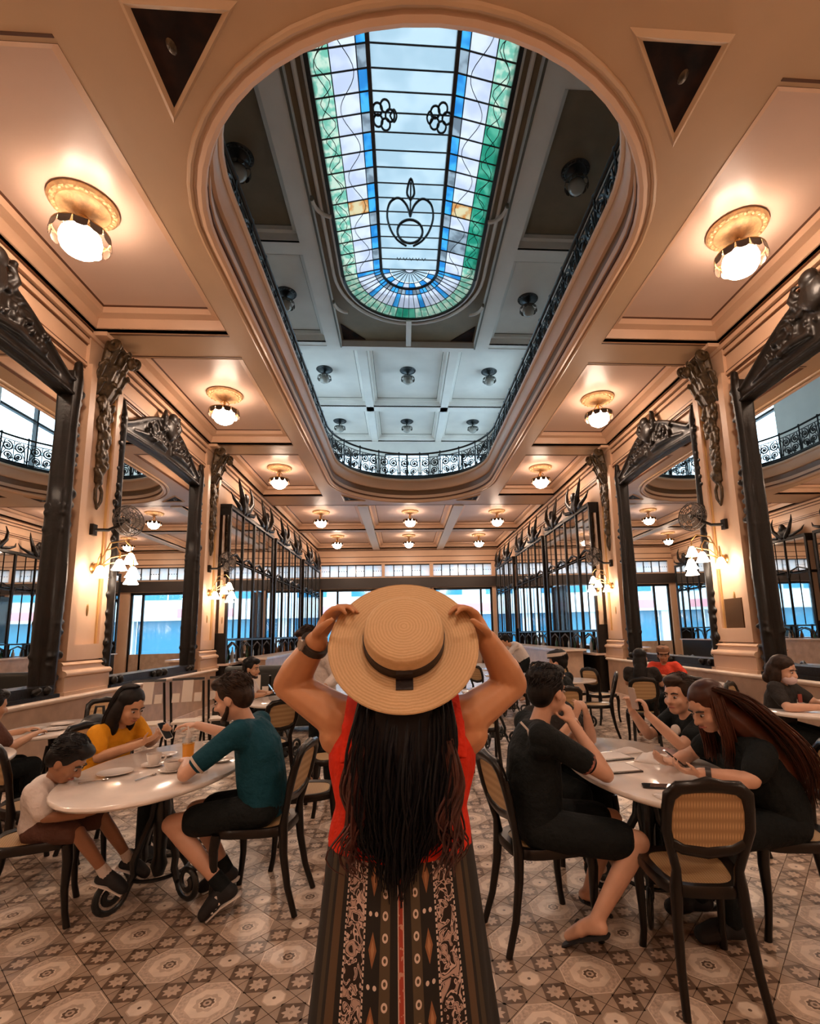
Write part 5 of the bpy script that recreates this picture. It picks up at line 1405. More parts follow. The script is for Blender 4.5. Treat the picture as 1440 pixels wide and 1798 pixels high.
# ---------------------------------------------------------------- small boy
p = Person('small boy in a white T-shirt bent over in his chair at the left table', (-2.46, 3.30), 18, (-2.47, 3.30, .53), (-2.46, 3.28, .70), (-2.41, 3.27, .79), (-2.32, 3.26, .885), (.72, .05, -.62), SK_BROWN, hs=1.05, bs=.70)
p.arm(1, (-2.32, 3.10, .62), (-2.16, 3.18, .60), (.9, .4, 0), (0, .4, 1), .6, sh=(-2.42, 3.15, .745)); p.arm(-1, (-2.28, 3.36, .62), (-2.15, 3.28, .61), (.9, 0, 0), (0, -.4, 1), .6)
p.leg(1, (-2.18, 3.17, .51), (-2.04, 3.24, .25), (-1.95, 3.25, .17)); p.leg(-1, (-2.16, 3.38, .51), (-2.02, 3.45, .24), (-1.93, 3.46, .16))
p.skinmesh(); p.face(); p.shirt(WHTC, .8, inf=.016, lo=-.07); p.pants(BRNC, .9, inf=.016); p.short_hair(HAIR_BLK, scale=1.03); p.shoes(SHOE, sole=True)
for sd in (-1, 1):
    a = p.legs[sd]; MB().tube([a[1].lerp(a[2], .78), a[2]], [.030, .034], 12).build('sock', WHTC, p.t)
# ---------------------------------------------------------------- man in white far left
p = Person('bearded man in a white shirt seated by the dark banquette', (-2.46, 7.12), 10, (-2.48, 7.12, .57), (-2.46, 7.12, .88), (-2.44, 7.12, 1.03), (-2.39, 7.11, 1.165), (.95, -.2, -.15), SK_MID, hs=1.12, vox=.012)
p.arm(1, (-2.38, 6.92, .82), (-2.18, 6.95, .83), (1, .1, .2), (0, 0, 1), .5); p.arm(-1, (-2.36, 7.32, .82), (-2.16, 7.15, .83), (1, -.1, .2), (0, 0, 1), .5)
p.leg(1, (-2.05, 7.02, .52), (-2.05, 7.02, .09)); p.leg(-1, (-2.05, 7.22, .52), (-2.05, 7.22, .09))
p.skinmesh(); p.face(); p.shirt(WHTC, .7); p.pants(BLKC, 1.95, name='trousers'); p.short_hair(HAIR_BLK); p.shoes(SHOE, sole=False)
mb = MB(); beard(p, mb); remesh(mb, 'beard', HAIR_BRN, p.t, .01, 2)
phone((-2.10, 7.04, .89), (R(55), 0, R(95)), 'phone held by the man in the white shirt')
# ---------------------------------------------------------------- person cut by the left edge
p = Person('person in a brown shirt cut by the left edge of the picture', (-3.90, 4.55), 60, (-3.90, 4.52, .55), (-3.86, 4.54, .82), (-3.82, 4.56, .94), (-3.79, 4.60, 1.06), (.5, .8, -.2), SK_MID, hs=1.1, vox=.012)
p.arm(1, (-3.62, 4.60, .72), (-3.60, 4.85, .78)); p.arm(-1, (-4.0, 4.85, .74), (-3.80, 5.0, .79))
p.leg(1, (-3.60, 4.85, .52), (-3.6, 4.85, .09)); p.leg(-1, (-3.78, 4.95, .52), (-3.78, 4.95, .09))
p.skinmesh(); p.shirt(BRNC, .7); p.pants(BLKC, 1.95, name='trousers'); p.short_hair(HAIR_BLK); p.shoes(SHOE, True)
# ---------------------------------------------------------------- man in black, right table
p = Person('man in black T-shirt and shorts resting his chin on his hand', (.40, 2.88), 8, (.38, 2.88, .57), (.40, 2.88, .92), (.44, 2.88, 1.09), (.505, 2.89, 1.235), (.86, .50, -.10), SK_LIGHT, hs=1.16, bs=1.03)
p.arm(1, (.745, 2.72, .815), (.62, 2.84, 1.06), (-.2, .3, .9), (-.5, .85, 0), .75, sh=(.40, 2.68, 1.035)); p.arm(-1, (.62, 3.12, .82), (.70, 2.98, 1.0), (-.4, -.4, .8), (-.8, -.2, -.3), .8)
p.leg(1, (.86, 2.66, .50), (.60, 2.62, .17), (.50, 2.74, .05)); p.leg(-1, (.86, 2.98, .50), (.70, 2.98, .14), (.80, 2.99, .04))
p.skinmesh(); p.face(); p.shirt(BLKC, .66, wide=1.2); p.pants(BLKC, .80, inf2=.035); p.short_hair(HAIR_BLK, extra=(((0, .05, .10), (.055, .035, .035)),))
a = p.arms[1]; MB().tube([a[0].lerp(a[1], .60), a[0].lerp(a[1], .72)], .0605, 16).build('sleeve_band', mat('sleeve_print', (.55, .20, .14), .7, col2=(.03, .02, .02), vscale=30), p.t)
for sd in (1, -1):
    h_, k_, a_, t_ = p.legs[sd]; d = (t_ - a_).normalized()
    o = MB().tube([a_ - Vector((d.x, d.y, 0)) * .07 + V(0, 0, -.045), a_.lerp(t_, .5) + V(0, 0, -.045), t_ + d * .03 + V(0, 0, -.03)], [(.012, .035), (.012, .044), (.012, .038)], 10, up=(0, 0, 1)).build('sandal', SHOE, p.t)
    MB().tube([a_.lerp(t_, .7) + p.r * .05 + V(0, 0, -.03), a_.lerp(t_, .66) + V(0, 0, .045), a_.lerp(t_, .7) - p.r * .05 + V(0, 0, -.03)], .012, 6).build('sandal_strap', SHOE, o)
MB().tube([p.W((.30, 2.735, 1.10)), p.W((.335, 2.725, 1.06)), p.W((.34, 2.715, 1.03))], .006, 6).build('shoulder_print', PORC, p.t)
# ---------------------------------------------------------------- blonde companion
p = Person('blonde companion half hidden behind the man in black', (.78, 3.74), -60, (.72, 3.80, .57), (.74, 3.76, .88), (.74, 3.74, 1.02), (.735, 3.70, 1.16), (.45, -.8, -.35), SK_LIGHT, hs=1.12)
p.arm(1, (.72, 3.50, .81), (.84, 3.46, .98), (.3, -.2, .9), (-.3, .6, .3), .6); p.arm(-1, (1.02, 3.66, .80), (.95, 3.52, .98), (-.3, -.3, .9), (-.5, .3, .2), .6)
p.leg(1, (.85, 3.45, .50), (.88, 3.42, .09)); p.leg(-1, (1.02, 3.55, .50), (1.02, 3.5, .09))
p.skinmesh(); p.face(); p.shirt(GRYC, .6); p.pants(BLKC, 1.95, name='trousers'); p.short_hair(HAIR_BLD, extra=(((0, -.06, -.05), (.08, .05, .10)),))
# ---------------------------------------------------------------- boy photographing
p = Person('boy in a black polo photographing with his phone at the right table', (1.84, 3.58), 190, (1.84, 3.60, .56), (1.76, 3.59, .83), (1.71, 3.58, .965), (1.645, 3.56, 1.10), (-.88, -.42, -.10), SK_LIGHT, hs=1.14, bs=.94)
p.arm(-1, (1.52, 3.36, .80), (1.33, 3.40, 1.0), (-.15, .15, .95), (-.7, .5, 0), .7); p.arm(1, (1.48, 3.72, .80), (1.30, 3.58, 1.0), (-.15, -.1, .95), (-.7, -.4, 0), .7)
p.leg(-1, (1.42, 3.42, .50), (1.42, 3.42, .09)); p.leg(1, (1.42, 3.62, .50), (1.42, 3.62, .09))
p.skinmesh(); p.face(); p.shirt(BLKC, .62); p.pants(BLKC, 1.95, name='trousers'); p.short_hair(HAIR_BRN)
for q in ((1.655, 3.40, .90), (1.60, 3.56, .86)):
    M_ = Matrix.Translation(p.W(q)) @ Matrix.Rotation(R(-90), 4, 'Y') @ Matrix.Rotation(.3, 4, 'X')
    MB().lathe([(0, .012), (.018, .012), (.035, .006), (.038, -.01)], 16, M_).build('shirt_badge', PORC, p.t)
phone((1.27, 3.47, 1.10), (R(80), 0, R(100)), 'phone held up by the photographing boy', mat('phone_pale', (.55, .45, .40), .2))
# ---------------------------------------------------------------- red-haired woman
p = Person('woman with very long auburn hair leaning over her phone at the right table', (1.72, 2.78), 168, (1.73, 2.78, .57), (1.62, 2.80, .84), (1.54, 2.82, .985), (1.425, 2.85, 1.125), (-.86, -.16, -.48), SK_LIGHT, hs=1.16, bs=1.04)
p.arm(-1, (1.44, 2.56, .80), (1.24, 2.68, .815), (-.85, .3, .1), (0, .3, 1), .55, sh=(1.55, 2.62, .91)); p.arm(1, (1.42, 3.10, .80), (1.22, 2.92, .815), (-.85, -.3, .1), (0, -.2, 1), .55)
p.leg(-1, (1.30, 2.66, .50), (1.32, 2.66, .09)); p.leg(1, (1.30, 2.90, .50), (1.3, 2.92, .09))
p.skinmesh(ears=False); p.face(); p.shirt(BLKC, .60, inf=.018, wide=1.22); p.pants(BLKC, 1.95, name='trousers'); p.shoes(SHOE, sole=False)
mb = MB()
for c, r in (((0, -.024, .045), (.086, .098, .085)), ((0, -.065, -.03), (.086, .06, .11)), ((.073, -.015, -.06), (.022, .05, .11)), ((-.073, -.015, -.06), (.022, .05, .11))): mb.ell(p.hp(c), [x * p.hs for x in r], p.HM)
back = [(1.47, 2.85, 1.13), (1.57, 2.81, 1.04), (1.66, 2.77, .94), (1.74, 2.74, .82), (1.79, 2.72, .69)]
mb.tube([p.W(q) for q in back], [(.07, .10), (.085, .13), (.075, .14), (.055, .12), (.03, .07)], 12, up=(0, 0, 1))
hr = remesh(mb, 'hair', HAIR_RED, p.t, .01, 3)
gd = []
for k in range(8):
    o_ = (k - 3.5) * .036
    gd.append([p.W((1.42, 2.85 + o_ * .8, 1.235)), p.W((1.53, 2.82 + o_ * 1.3, 1.19)), p.W((1.63, 2.78 + o_ * 1.5, 1.09)), p.W((1.73, 2.74 + o_ * 1.6, .965)), p.W((1.81, 2.72 + o_ * 1.3, .82)), p.W((1.84, 2.71 + o_ * .9, .64))])
strands('hair_locks', p.t, HAIR_RED, gd, 260, .005, rh, .016, .020, nw=1.4)
for y0, m_ in ((2.765, -1), (2.935, 1)):
    g3 = [[p.W((1.42 + o, y0 + m_ * .0, 1.20)), p.W((1.43 + o, y0 + m_ * .02, 1.10)), p.W((1.455 + o, y0 + m_ * .02, .99)), p.W((1.47 + o, y0 + m_ * .015, .89)), p.W((1.465 + o, y0, .81))] for o in (-.03, .0, .04)]
    strands('hair_front', p.t, HAIR_RED, g3, 70, .0048, rh, .009, .010, nw=1.2)
MB().tube([p.W((1.262, 2.668, .815)), p.W((1.285, 2.655, .815))], .036, 14).build('bracelet', mat('bracelet_dark', (.04, .035, .035), .4), p.t)
phone((1.17, 2.78, .86), (R(40), 0, R(80)), 'phone held by the woman with auburn hair')
# ---------------------------------------------------------------- man in banded cap
CAPW = mat('cap_white', (.70, .62, .56), .7)
p = Person('man in black wearing a dark cap with a white band, seated farther back', (1.60, 6.08), 130, (1.62, 6.06, .57), (1.60, 6.10, .88), (1.58, 6.12, 1.04), (1.56, 6.13, 1.19), (-.8, .45, -.1), SK_LIGHT, hs=1.14, vox=.012)
p.arm(1, (1.70, 6.42, .82), (1.55, 6.55, .84)); p.arm(-1, (1.36, 6.22, .80), (1.30, 6.45, .82))
p.leg(1, (1.40, 6.42, .50), (1.40, 6.42, .09)); p.leg(-1, (1.26, 6.28, .50), (1.26, 6.28, .09))
p.skinmesh(); p.shirt(BLKC, .8, wide=1.15); p.pants(BLKC, 1.95, name='trousers'); p.short_hair(HAIR_BLK)
M_ = Matrix.Translation(p.hp((0, -.01, .055))) @ (p.HM.to_4x4()); h_ = p.hs
MB().lathe([(.094 * h_, -.005), (.097 * h_, .03), (.090 * h_, .06), (.06 * h_, .085), (0, .095)], 20, M_, sy=1.12).build('cap', SHOE, p.t)
MB().lathe([(.0975 * h_, .012), (.0995 * h_, .032), (.0955 * h_, .052), (.091 * h_, .05)], 20, M_, sy=1.12).build('cap_band', CAPW, p.t)
# ---------------------------------------------------------------- woman with long dark hair (back view)
p = Person('woman with long straight dark hair seen from behind near the right wall', (2.98, 6.90), 60, (2.98, 6.90, .57), (3.0, 6.94, .87), (3.01, 6.95, 1.02), (3.02, 6.97, 1.16), (.5, .8, -.1), SK_LIGHT, hs=1.12, vox=.012)
p.arm(1, (3.28, 6.92, .80), (3.45, 7.10, .82)); p.arm(-1, (2.92, 7.22, .80), (3.1, 7.4, .82))
p.leg(1, (3.28, 7.20, .50), (3.28, 7.2, .09)); p.leg(-1, (3.10, 7.30, .50), (3.1, 7.3, .09))
p.skinmesh(); p.shirt(GRYC, .5); p.pants(BLKC, 1.95, name='trousers')
mb = MB()
for c, r in (((0, -.024, .045), (.088, .10, .085)), ((0, -.06, -.05), (.088, .06, .12)), ((0, -.10, -.20), (.085, .04, .16)), ((0, -.14, -.36), (.065, .03, .12))): mb.ell(p.hp(c), [x * p.hs for x in r], p.HM)
remesh(mb, 'hair', HAIR_BLK, p.t, .011, 3)
# ---------------------------------------------------------------- person in red with cap
p = Person('person in a red shirt and brown cap facing the room by the right wall', (3.86, 7.95), -120, (3.88, 7.96, .57), (3.86, 7.92, .87), (3.85, 7.90, 1.02), (3.84, 7.87, 1.15), (-.4, -.85, -.2), SK_BROWN, hs=1.1, vox=.012)
p.arm(1, (3.56, 7.85, .82), (3.70, 7.62, .84)); p.arm(-1, (4.10, 7.70, .82), (3.95, 7.52, .84))
p.leg(1, (3.62, 7.62, .50), (3.62, 7.6, .09)); p.leg(-1, (3.78, 7.55, .50), (3.78, 7.55, .09))
p.skinmesh(); p.face(); p.shirt(REDC, .7); p.pants(BLKC, 1.95, name='trousers'); p.short_hair(HAIR_BLK)
M_ = Matrix.Translation(p.hp((0, -.01, .05))) @ (p.HM.to_4x4()); h_ = p.hs
c_ = MB().lathe([(.094 * h_, 0), (.095 * h_, .03), (.082 * h_, .07), (.05 * h_, .09), (0, .098)], 18, M_, sy=1.1).build('cap', mat('cap_brown', (.22, .10, .05), .7), p.t)
MB().prism([(-.07, .08), (-.06, .15), (0, .17), (.06, .15), (.07, .08)], lambda u, v, q: M_ @ Vector((u, v, q)), .0, .008).build('cap_peak', MATS['cap_brown'], c_, smooth=False)
# ---------------------------------------------------------------- masked woman
p = Person('woman with a pale face mask and grey T-shirt at the right wall table', (3.50, 4.98), -55, (3.48, 5.00, .57), (3.49, 4.96, .86), (3.50, 4.94, 1.00), (3.52, 4.90, 1.125), (.40, -.82, -.22), SK_LIGHT, hs=1.16)
p.arm(1, (3.32, 4.66, .80), (3.55, 4.52, .815), (.9, .0, .1), (0, 0, -1), .5); p.arm(-1, (3.78, 4.86, .80), (3.72, 4.60, .82), (.5, -.8, .1), (0, 0, -1), .5)
p.leg(1, (3.58, 4.62, .50), (3.58, 4.6, .09)); p.leg(-1, (3.75, 4.70, .50), (3.75, 4.7, .09))
p.skinmesh(ears=False); p.face(mouth=False); p.shirt(GRYC, .68, wide=1.15); p.pants(BLKC, 1.95, name='trousers')
mb = MB()
for c, r in (((0, -.026, .050), (.088, .100, .084)), ((0, -.075, -.02), (.092, .075, .10)), ((.065, -.03, -.06), (.03, .05, .09)), ((-.065, -.03, -.06), (.03, .05, .09)), ((0, -.11, -.09), (.08, .05, .06))): mb.ell(p.hp(c), [x * p.hs for x in r], p.HM)
remesh(mb, 'hair', HAIR_BRN, p.t, .01, 3)
mb = MB().ell(p.hp((0, .046, -.062)), [x * p.hs for x in (.062, .064, .050)], p.HM); remesh(mb, 'face_mask', mat('mask_pink', (.72, .56, .56), .7), p.t, .009, 2)
MB().bx(-.02, .02, -.005, .005, -.04, .04).build('shirt_print', mat('print_rust', (.30, .06, .04), .7), p.t).location = p.W((3.57, 4.80, .86))
# ---------------------------------------------------------------- waiter behind the hat
p = Person('waiter in a white shirt standing half hidden behind the hat brim', (-1.20, 5.62), -150, (-1.20, 5.62, .95), (-1.21, 5.60, 1.25), (-1.24, 5.58, 1.42), (-1.36, 5.54, 1.55), (-.8, -.3, -.5), SK_MID, hs=1.08, vox=.012)
p.arm(1, (-1.42, 5.78, 1.16), (-1.50, 5.56, 1.05)); p.arm(-1, (-1.02, 5.45, 1.15), (-1.15, 5.25, 1.05))
p.leg(1, (-1.28, 5.68, .50), (-1.28, 5.7, .09)); p.leg(-1, (-1.12, 5.56, .50), (-1.12, 5.58, .09))
p.skinmesh(); p.face(); p.shirt(WHTC, 1.6, wide=1.15); p.pants(BLKC, 1.95, name='trousers'); p.short_hair(HAIR_BRN)
# ---------------------------------------------------------------- waiter far right
p = Person('waiter in a white jacket leaning over a far table on the right', (2.35, 11.6), 200, (2.45, 11.6, .95), (2.30, 11.58, 1.20), (2.15, 11.55, 1.30), (2.02, 11.52, 1.36), (-.8, -.2, -.5), SK_MID, hs=1.08, vox=.014)
p.arm(1, (2.0, 11.75, 1.05), (1.8, 11.6, .92)); p.arm(-1, (2.05, 11.4, 1.05), (1.82, 11.35, .92))
p.leg(1, (2.45, 11.7, .50), (2.46, 11.7, .09)); p.leg(-1, (2.42, 11.5, .50), (2.44, 11.5, .09))
p.skinmesh(); p.shirt(WHTC, 1.7, wide=1.15); p.pants(BLKC, 1.95, name='trousers'); p.short_hair(HAIR_BLK)
# ================================================================== THE WOMAN WITH THE HAT
class NX:
    """tiny node-expression helper"""
    nt = None
    def __init__(s, sock): s.k = sock
    @staticmethod
    def op(o, *a):
        n = NX.nt.nodes.new('ShaderNodeMath'); n.operation = o
        for i, x in enumerate(a):
            if isinstance(x, NX): NX.nt.links.new(x.k, n.inputs[i])
            else: n.inputs[i].default_value = x
        return NX(n.outputs[0])
    def __add__(s, o): return NX.op('ADD', s, o)
    def __sub__(s, o): return NX.op('SUBTRACT', s, o)
    def __mul__(s, o): return NX.op('MULTIPLY', s, o)
    def abs(s): return NX.op('ABSOLUTE', s)
    def lt(s, o): return NX.op('LESS_THAN', s, o)
    def gt(s, o): return NX.op('GREATER_THAN', s, o)
    def mod(s, o): return NX.op('FLOORED_MODULO', s, o)
    def sq(s): return NX.op('MULTIPLY', s, s)
def mixc(fac, a, b):
    n = NX.nt.nodes.new('ShaderNodeMix'); n.data_type = 'RGBA'
    NX.nt.links.new(fac.k, n.inputs[0])
    for i, c in ((6, a), (7, b)):
        if isinstance(c, tuple): n.inputs[i].default_value = (*c, 1)
        else: NX.nt.links.new(c, n.inputs[i])
    return n.outputs[2]
def pants_mat():
    m = bpy.data.materials.new('patterned_viscose'); m.use_nodes = True; nt = m.node_tree; NX.nt = nt; b = nt.nodes['Principled BSDF']; b.inputs['Roughness'].default_value = .75
    uv = nt.nodes.new('ShaderNodeUVMap'); uv.uv_map = 'uv'; sp = nt.nodes.new('ShaderNodeSeparateXYZ'); nt.links.new(uv.outputs[0], sp.inputs[0])
    u, v = NX(sp.outputs[0]), NX(sp.outputs[1])
    p = ((u - .5).abs() * 4.0).mod(1.30)
    L = .42
    band = lambda a, c: p.gt(a) * p.lt(c)
    col = (.010, .009, .008)
    out = mixc(band(.075, .145), col, (.085, .062, .035))
    out = mixc(band(.48, .56), out, (.10, .06, .03)); out = mixc(band(.60, .66), out, (.055, .04, .022))
    # rings on the olive stripes
    d2 = ((p - .11) * L).sq() + (v.mod(.046) - .023).sq() * .7
    out = mixc(d2.lt(.0085 ** 2) * d2.gt(.0040 ** 2), out, (.72, .60, .52))
    # lozenges and dots
    vv = v.mod(.15) - .075; pq = (p - .20).abs() * L
    out = mixc((pq * (1 / .013) + vv.abs() * (1 / .038)).lt(1.0), out, (.30, .13, .055))
    out = mixc((pq * (1 / .006) + vv.abs() * (1 / .02)).lt(1.0), out, (.46, .24, .12))
    v2 = (v + .075).mod(.15) - .075
    d3 = ((p - .20).abs() * L - .010).sq() + v2.sq(); out = mixc(d3.lt(.0055 ** 2), out, (.74, .62, .55))
    # white scroll band
    nz = nt.nodes.new('ShaderNodeTexNoise'); nz.inputs['Scale'].default_value = 26; nz.inputs['Distortion'].default_value = 2.6; nz.inputs['Detail'].default_value = 0.5
    cb = nt.nodes.new('ShaderNodeCombineXYZ'); nt.links.new((u * 1.7).k, cb.inputs[0]); nt.links.new(v.k, cb.inputs[1]); nt.links.new(cb.outputs[0], nz.inputs['Vector'])
    f = NX(nz.outputs['Fac'])
    out = mixc(band(.275, .425), out, (.016, .008, .006))
    out = mixc(band(.275, .425) * (f - .52).abs().lt(.045), out, (.62, .48, .43))
    out = mixc(band(.275, .425) * f.gt(.62), out, (.50, .36, .31))
    for e in (.268, .432): out = mixc((p - e).abs().lt(.006) * v.mod(.013).lt(.008), out, (.72, .60, .54))
    # red and white seam in the middle
    n2 = nt.nodes.new('ShaderNodeTexNoise'); n2.inputs['Scale'].default_value = 60; nt.links.new(cb.outputs[0], n2.inputs['Vector'])
    out = mixc(p.lt(.022), out, (.40, .055, .03)); out = mixc(p.lt(.022) * p.gt(.015), out, (.66, .5, .45)); out = mixc(p.lt(.02) * NX(n2.outputs['Fac']).gt(.6), out, (.6, .3, .22))
    nt.links.new(out, b.inputs['Base Color']); return m
def straw_mat():
    m = bpy.data.materials.new('woven_straw'); m.use_nodes = True; nt = m.node_tree; b = nt.nodes['Principled BSDF']; b.inputs['Roughness'].default_value = .62
    tc = nt.nodes.new('ShaderNodeTexCoord'); w = nt.nodes.new('ShaderNodeTexWave'); w.wave_type = 'RINGS'; w.rings_direction = 'Z'
    w.inputs['Scale'].default_value = 38; w.inputs['Distortion'].default_value = 2.5; w.inputs['Detail'].default_value = 2; nt.links.new(tc.outputs['Object'], w.inputs['Vector'])
    n = nt.nodes.new('ShaderNodeTexNoise'); n.inputs['Scale'].default_value = 160; n.inputs['Detail'].default_value = 3; nt.links.new(tc.outputs['Object'], n.inputs['Vector'])
    mx = nt.nodes.new('ShaderNodeMath'); mx.operation = 'ADD'; nt.links.new(w.outputs['Fac'], mx.inputs[0]); nt.links.new(n.outputs['Fac'], mx.inputs[1])
    rp = nt.nodes.new('ShaderNodeValToRGB'); rp.color_ramp.elements[0].position = .25; rp.color_ramp.elements[1].position = 1.0
    rp.color_ramp.elements[0].color = (.62, .40, .20, 1); rp.color_ramp.elements[1].color = (.76, .53, .30, 1)
    dv = nt.nodes.new('ShaderNodeMath'); dv.operation = 'MULTIPLY'; dv.inputs[1].default_value = .62; nt.links.new(mx.outputs[0], dv.inputs[0]); nt.links.new(dv.outputs[0], rp.inputs['Fac'])
    nt.links.new(rp.outputs['Color'], b.inputs['Base Color'])
    bp = nt.nodes.new('ShaderNodeBump'); bp.inputs['Strength'].default_value = .3; bp.inputs['Distance'].default_value = .002; nt.links.new(mx.outputs[0], bp.inputs['Height']); nt.links.new(bp.outputs['Normal'], b.inputs['Normal'])
    return m
SK_LADY = skin('lady', (.60, .29, .14))
p = Person('woman from behind in red top and patterned trousers, both arms raised to her hat', (-.33, 1.52), 90, (-.335, 1.52, .95), (-.325, 1.525, 1.20), (-.318, 1.535, 1.42), (-.315, 1.57, 1.545), (0, 1, .05), SK_LADY, hs=1.05, bs=1.22, vox=.0065)
p.arm(-1, (-.672, 1.60, 1.435), (-.572, 1.495, 1.565), (.46, -.06, .85), (.85, -.25, -.35), .62, sh=(-.505, 1.515, 1.345))
p.arm(1, (.022, 1.60, 1.415), (-.070, 1.495, 1.555), (-.46, -.06, .85), (-.85, -.25, -.35), .62, sh=(-.135, 1.515, 1.335))
p.leg(-1, (-.43, 1.53, .50), (-.43, 1.54, .09), (-.44, 1.70, .03)); p.leg(1, (-.23, 1.53, .50), (-.23, 1.54, .09), (-.22, 1.70, .03))
p.skinmesh(); p.face()
p.shoes(SHOE, sole=False)
# red sleeveless top
RED = mat('red_jersey', (.72, .032, .010), .62, var=.10, vscale=5, bump=.8, bscale=12, bdist=.03, spec=.2)
mb = MB(); b_ = p.bs
mb.tube([p.W(q) for q in ((-.335, 1.52, 1.005), (-.333, 1.52, 1.05), (-.33, 1.52, 1.10), (-.326, 1.525, 1.20), (-.324, 1.527, 1.27), (-.322, 1.53, 1.315))],
        [(.205, .166), (.198, .162), (.187, .147), (.213, .160), (.216, .158), (.19, .142)], 22, up=(1, 0, 0))
for s_ in (-1, 1):
    x = -.322 + s_ * .125
    mb.tube([p.W((x - s_ * .01, 1.40, 1.25)), p.W((x, 1.43, 1.34)), p.W((x, 1.475, 1.398)), p.W((x, 1.53, 1.425)), p.W((x, 1.60, 1.38)), p.W((x, 1.645, 1.29))], [(.02, .06), (.018, .046), (.016, .038), (.016, .036), (.016, .04), (.02, .06)], 10, up=(0, -1, .3))
remesh(mb, 'top', RED, p.t, .008, 3)
# wide patterned trousers
mb = MB(); NU, NV = 96, 40; uvs = []; vs = []
for j in range(NV + 1):
    t = j / NV; z = 1.050 - 1.03 * t
    hw = .196 + .050 * min(1, t / .42) ** .9 + .12 * max(0, t - .42) ; hd = .152 + .040 * min(1, t / .3) + .10 * max(0, t - .3)
    cx, cy = -.335, 1.52
    for i in range(NU + 1):
        u = i / NU; a = 2 * pi * (u - .5) - pi / 2
        fold = 1 + (.035 * sin(7 * a + .6) + .02 * sin(13 * a + 2 * t)) * min(1, t * 1.6)
        vs.append((cx + hw * cos(a) * fold - p.o.x, cy + hd * sin(a) * fold - p.o.y, z)); uvs.append((u, z))
fs = [(j * (NU + 1) + i, j * (NU + 1) + i + 1, (j + 1) * (NU + 1) + i + 1, (j + 1) * (NU + 1) + i) for j in range(NV) for i in range(NU)]
mb.add(vs, fs); mb.uv = uvs
tr = mb.build('trousers', pants_mat(), p.t, ang=80)
MB().tube([p.W((-.335 + .190 * cos(i * pi / 24), 1.52 + .148 * sin(i * pi / 24), 1.04)) for i in range(48)], [(.016, .007)] * 48, 8, closed=True, up=(0, 0, 1)).build('waistband', BLKC, tr)
# hair
mb = MB()
for c, r in (((0, -.02, .04), (.084, .098, .085)), ((0, -.06, -.03), (.09, .06, .11))): mb.ell(p.hp(c), [x * p.hs for x in r], p.HM)
mb.tube([p.W(q) for q in ((-.315, 1.49, 1.52), (-.317, 1.405, 1.40), (-.32, 1.375, 1.28), (-.322, 1.365, 1.17), (-.33, 1.37, 1.07), (-.338, 1.375, .98))], [(.09, .06), (.115, .050), (.118, .042), (.105, .040), (.075, .034), (.035, .02)], 16, up=(1, 0, 0))
HL = mat('hair_long_black', (.004, .004, .006), .42, var=.6, vscale=20, stretch=(6, 6, .5), spec=.2)
hb = remesh(mb, 'hair', HL, p.t, .009, 3)
gd = []
for k in range(11):
    q = (k - 5) / 5 * .82
    gd.append([p.W((-.316 + q * .075, 1.50, 1.60)), p.W((-.316 + q * .115, 1.425, 1.48)), p.W((-.318 + q * .150, 1.372, 1.36)), p.W((-.322 + q * .158, 1.340 + .02 * abs(q), 1.25)), p.W((-.324 + q * .148, 1.328 + .03 * abs(q), 1.15)), p.W((-.330 + q * .125, 1.335 + .03 * abs(q), 1.05 + .03 * abs(q))), p.W((-.342 + q * .075, 1.345 + .03 * abs(q), .915 + .15 * abs(q)))])
strands('hair_locks', p.t, HL, gd, 420, .0050, rh, .012, .014, seg=16, nw=1.8)
HB = mat('hair_tips_brown', (.055, .016, .012), .4, var=.5, vscale=20)
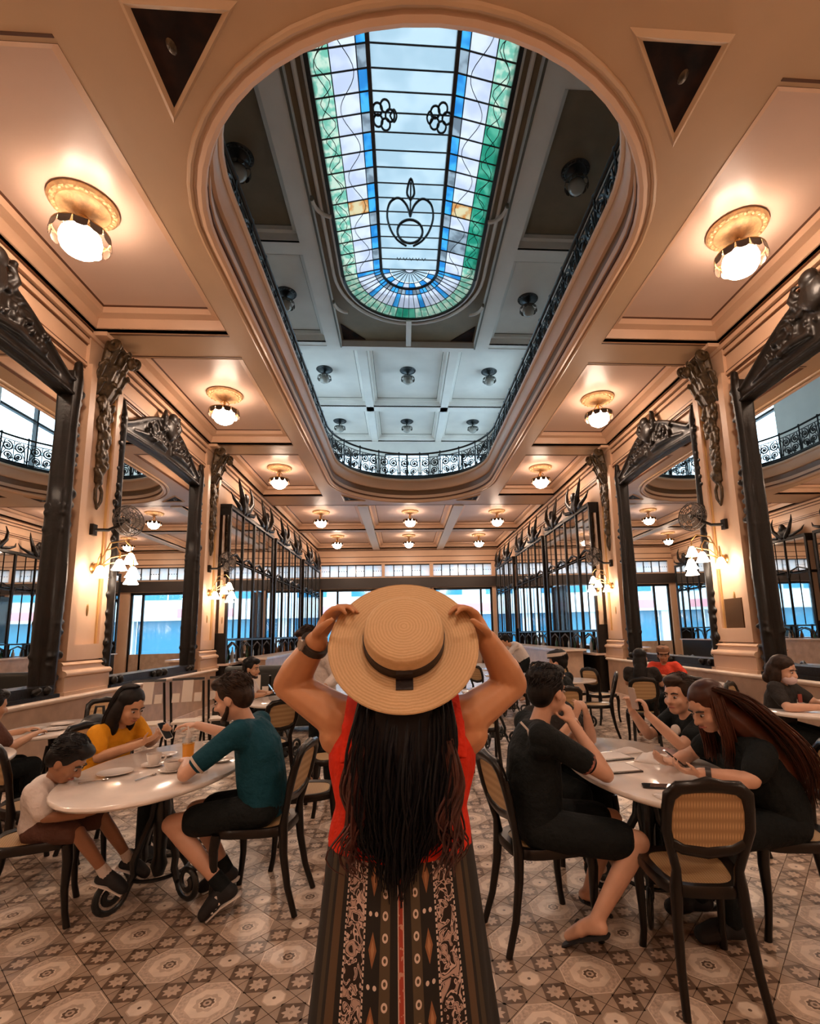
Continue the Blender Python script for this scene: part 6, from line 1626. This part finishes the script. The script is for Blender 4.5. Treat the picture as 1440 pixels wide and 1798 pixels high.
for sgn in (-1, 1):
    g2 = [[p.W((-.32 + sgn * (.13 + o), 1.355, 1.30)), p.W((-.322 + sgn * (.15 + o), 1.345, 1.20)), p.W((-.325 + sgn * (.135 + o), 1.345, 1.12)), p.W((-.33 + sgn * (.15 + o), 1.35, 1.05)), p.W((-.333 + sgn * (.115 + o), 1.355, .99))] for o in (-.04, .0)]
    strands('hair_curl', p.t, HB, g2, 34, .0045, rh, .012, .020, seg=16, nw=1.5)
# watch
w0 = p.arms[-1]; a_ = w0[1].lerp(w0[2], .86); b2 = w0[1].lerp(w0[2], .97); ax = (b2 - a_).normalized()
wt = MB().tube([a_, b2], .0445, 18).build('wristwatch', mat('watch_strap', (.02, .016, .014), .45), p.t)
c_ = a_.lerp(b2, .5); od = V(-.7, -.7, .1); od = (od - ax * od.dot(ax)).normalized()
M_ = Matrix.Translation(c_ + od * .042) @ frame_for(ax, tuple(od)).to_4x4()
MB().lathe([(0, .006), (.014, .006), (.017, .003), (.017, -.004)], 18, M_).build('watch_case', mat('watch_steel', (.30, .26, .23), .3, metal=.8), wt)
# ------------------------------------------------------------------ straw hat
hn = V(0.0, -cos(R(33)), sin(R(33)))
STRAW = straw_mat()
hat = thing('straw_hat', 'wide straw boater hat with a dark ribbon, held by the woman in front', 'hat', (-.318, 1.435, 1.553))
hx = V(1, 0, 0); hy = hn.cross(hx); hat.rotation_euler = Matrix((hx, hy, hn)).transposed().to_euler()
prof = [(.098, -.002)] + [(.098 + .112 * i / 8, -.002 + .006 * sin(i / 8 * pi)) for i in range(1, 9)] + [(.2125, .002), (.210, .006)] + [(.098 + .112 * i / 8, .005 + .006 * sin(i / 8 * pi)) for i in range(8, -1, -1)]
MB().lathe(prof, 56, sy=1.0).build('brim', STRAW, hat, ang=60)
MB().lathe([(.112, .0), (.1115, .03), (.110, .065), (.106, .079), (.096, .0845), (.06, .087), (.03, .088), (0, .0885)], 48).build('crown', STRAW, hat, ang=50)
RIB = mat('ribbon_dark', (.014, .007, .007), .55, bump=.2, bscale=80)
bd = MB().lathe([(.1115, .004), (.1145, .005), (.1135, .043), (.1108, .044)], 48).build('ribbon', RIB, hat)
MB().bx(-.022, .022, -.121, -.110, .004, .046).bx(-.023, .023, -.148, -.110, .0105, .0150).build('bow', RIB, bd, smooth=False)
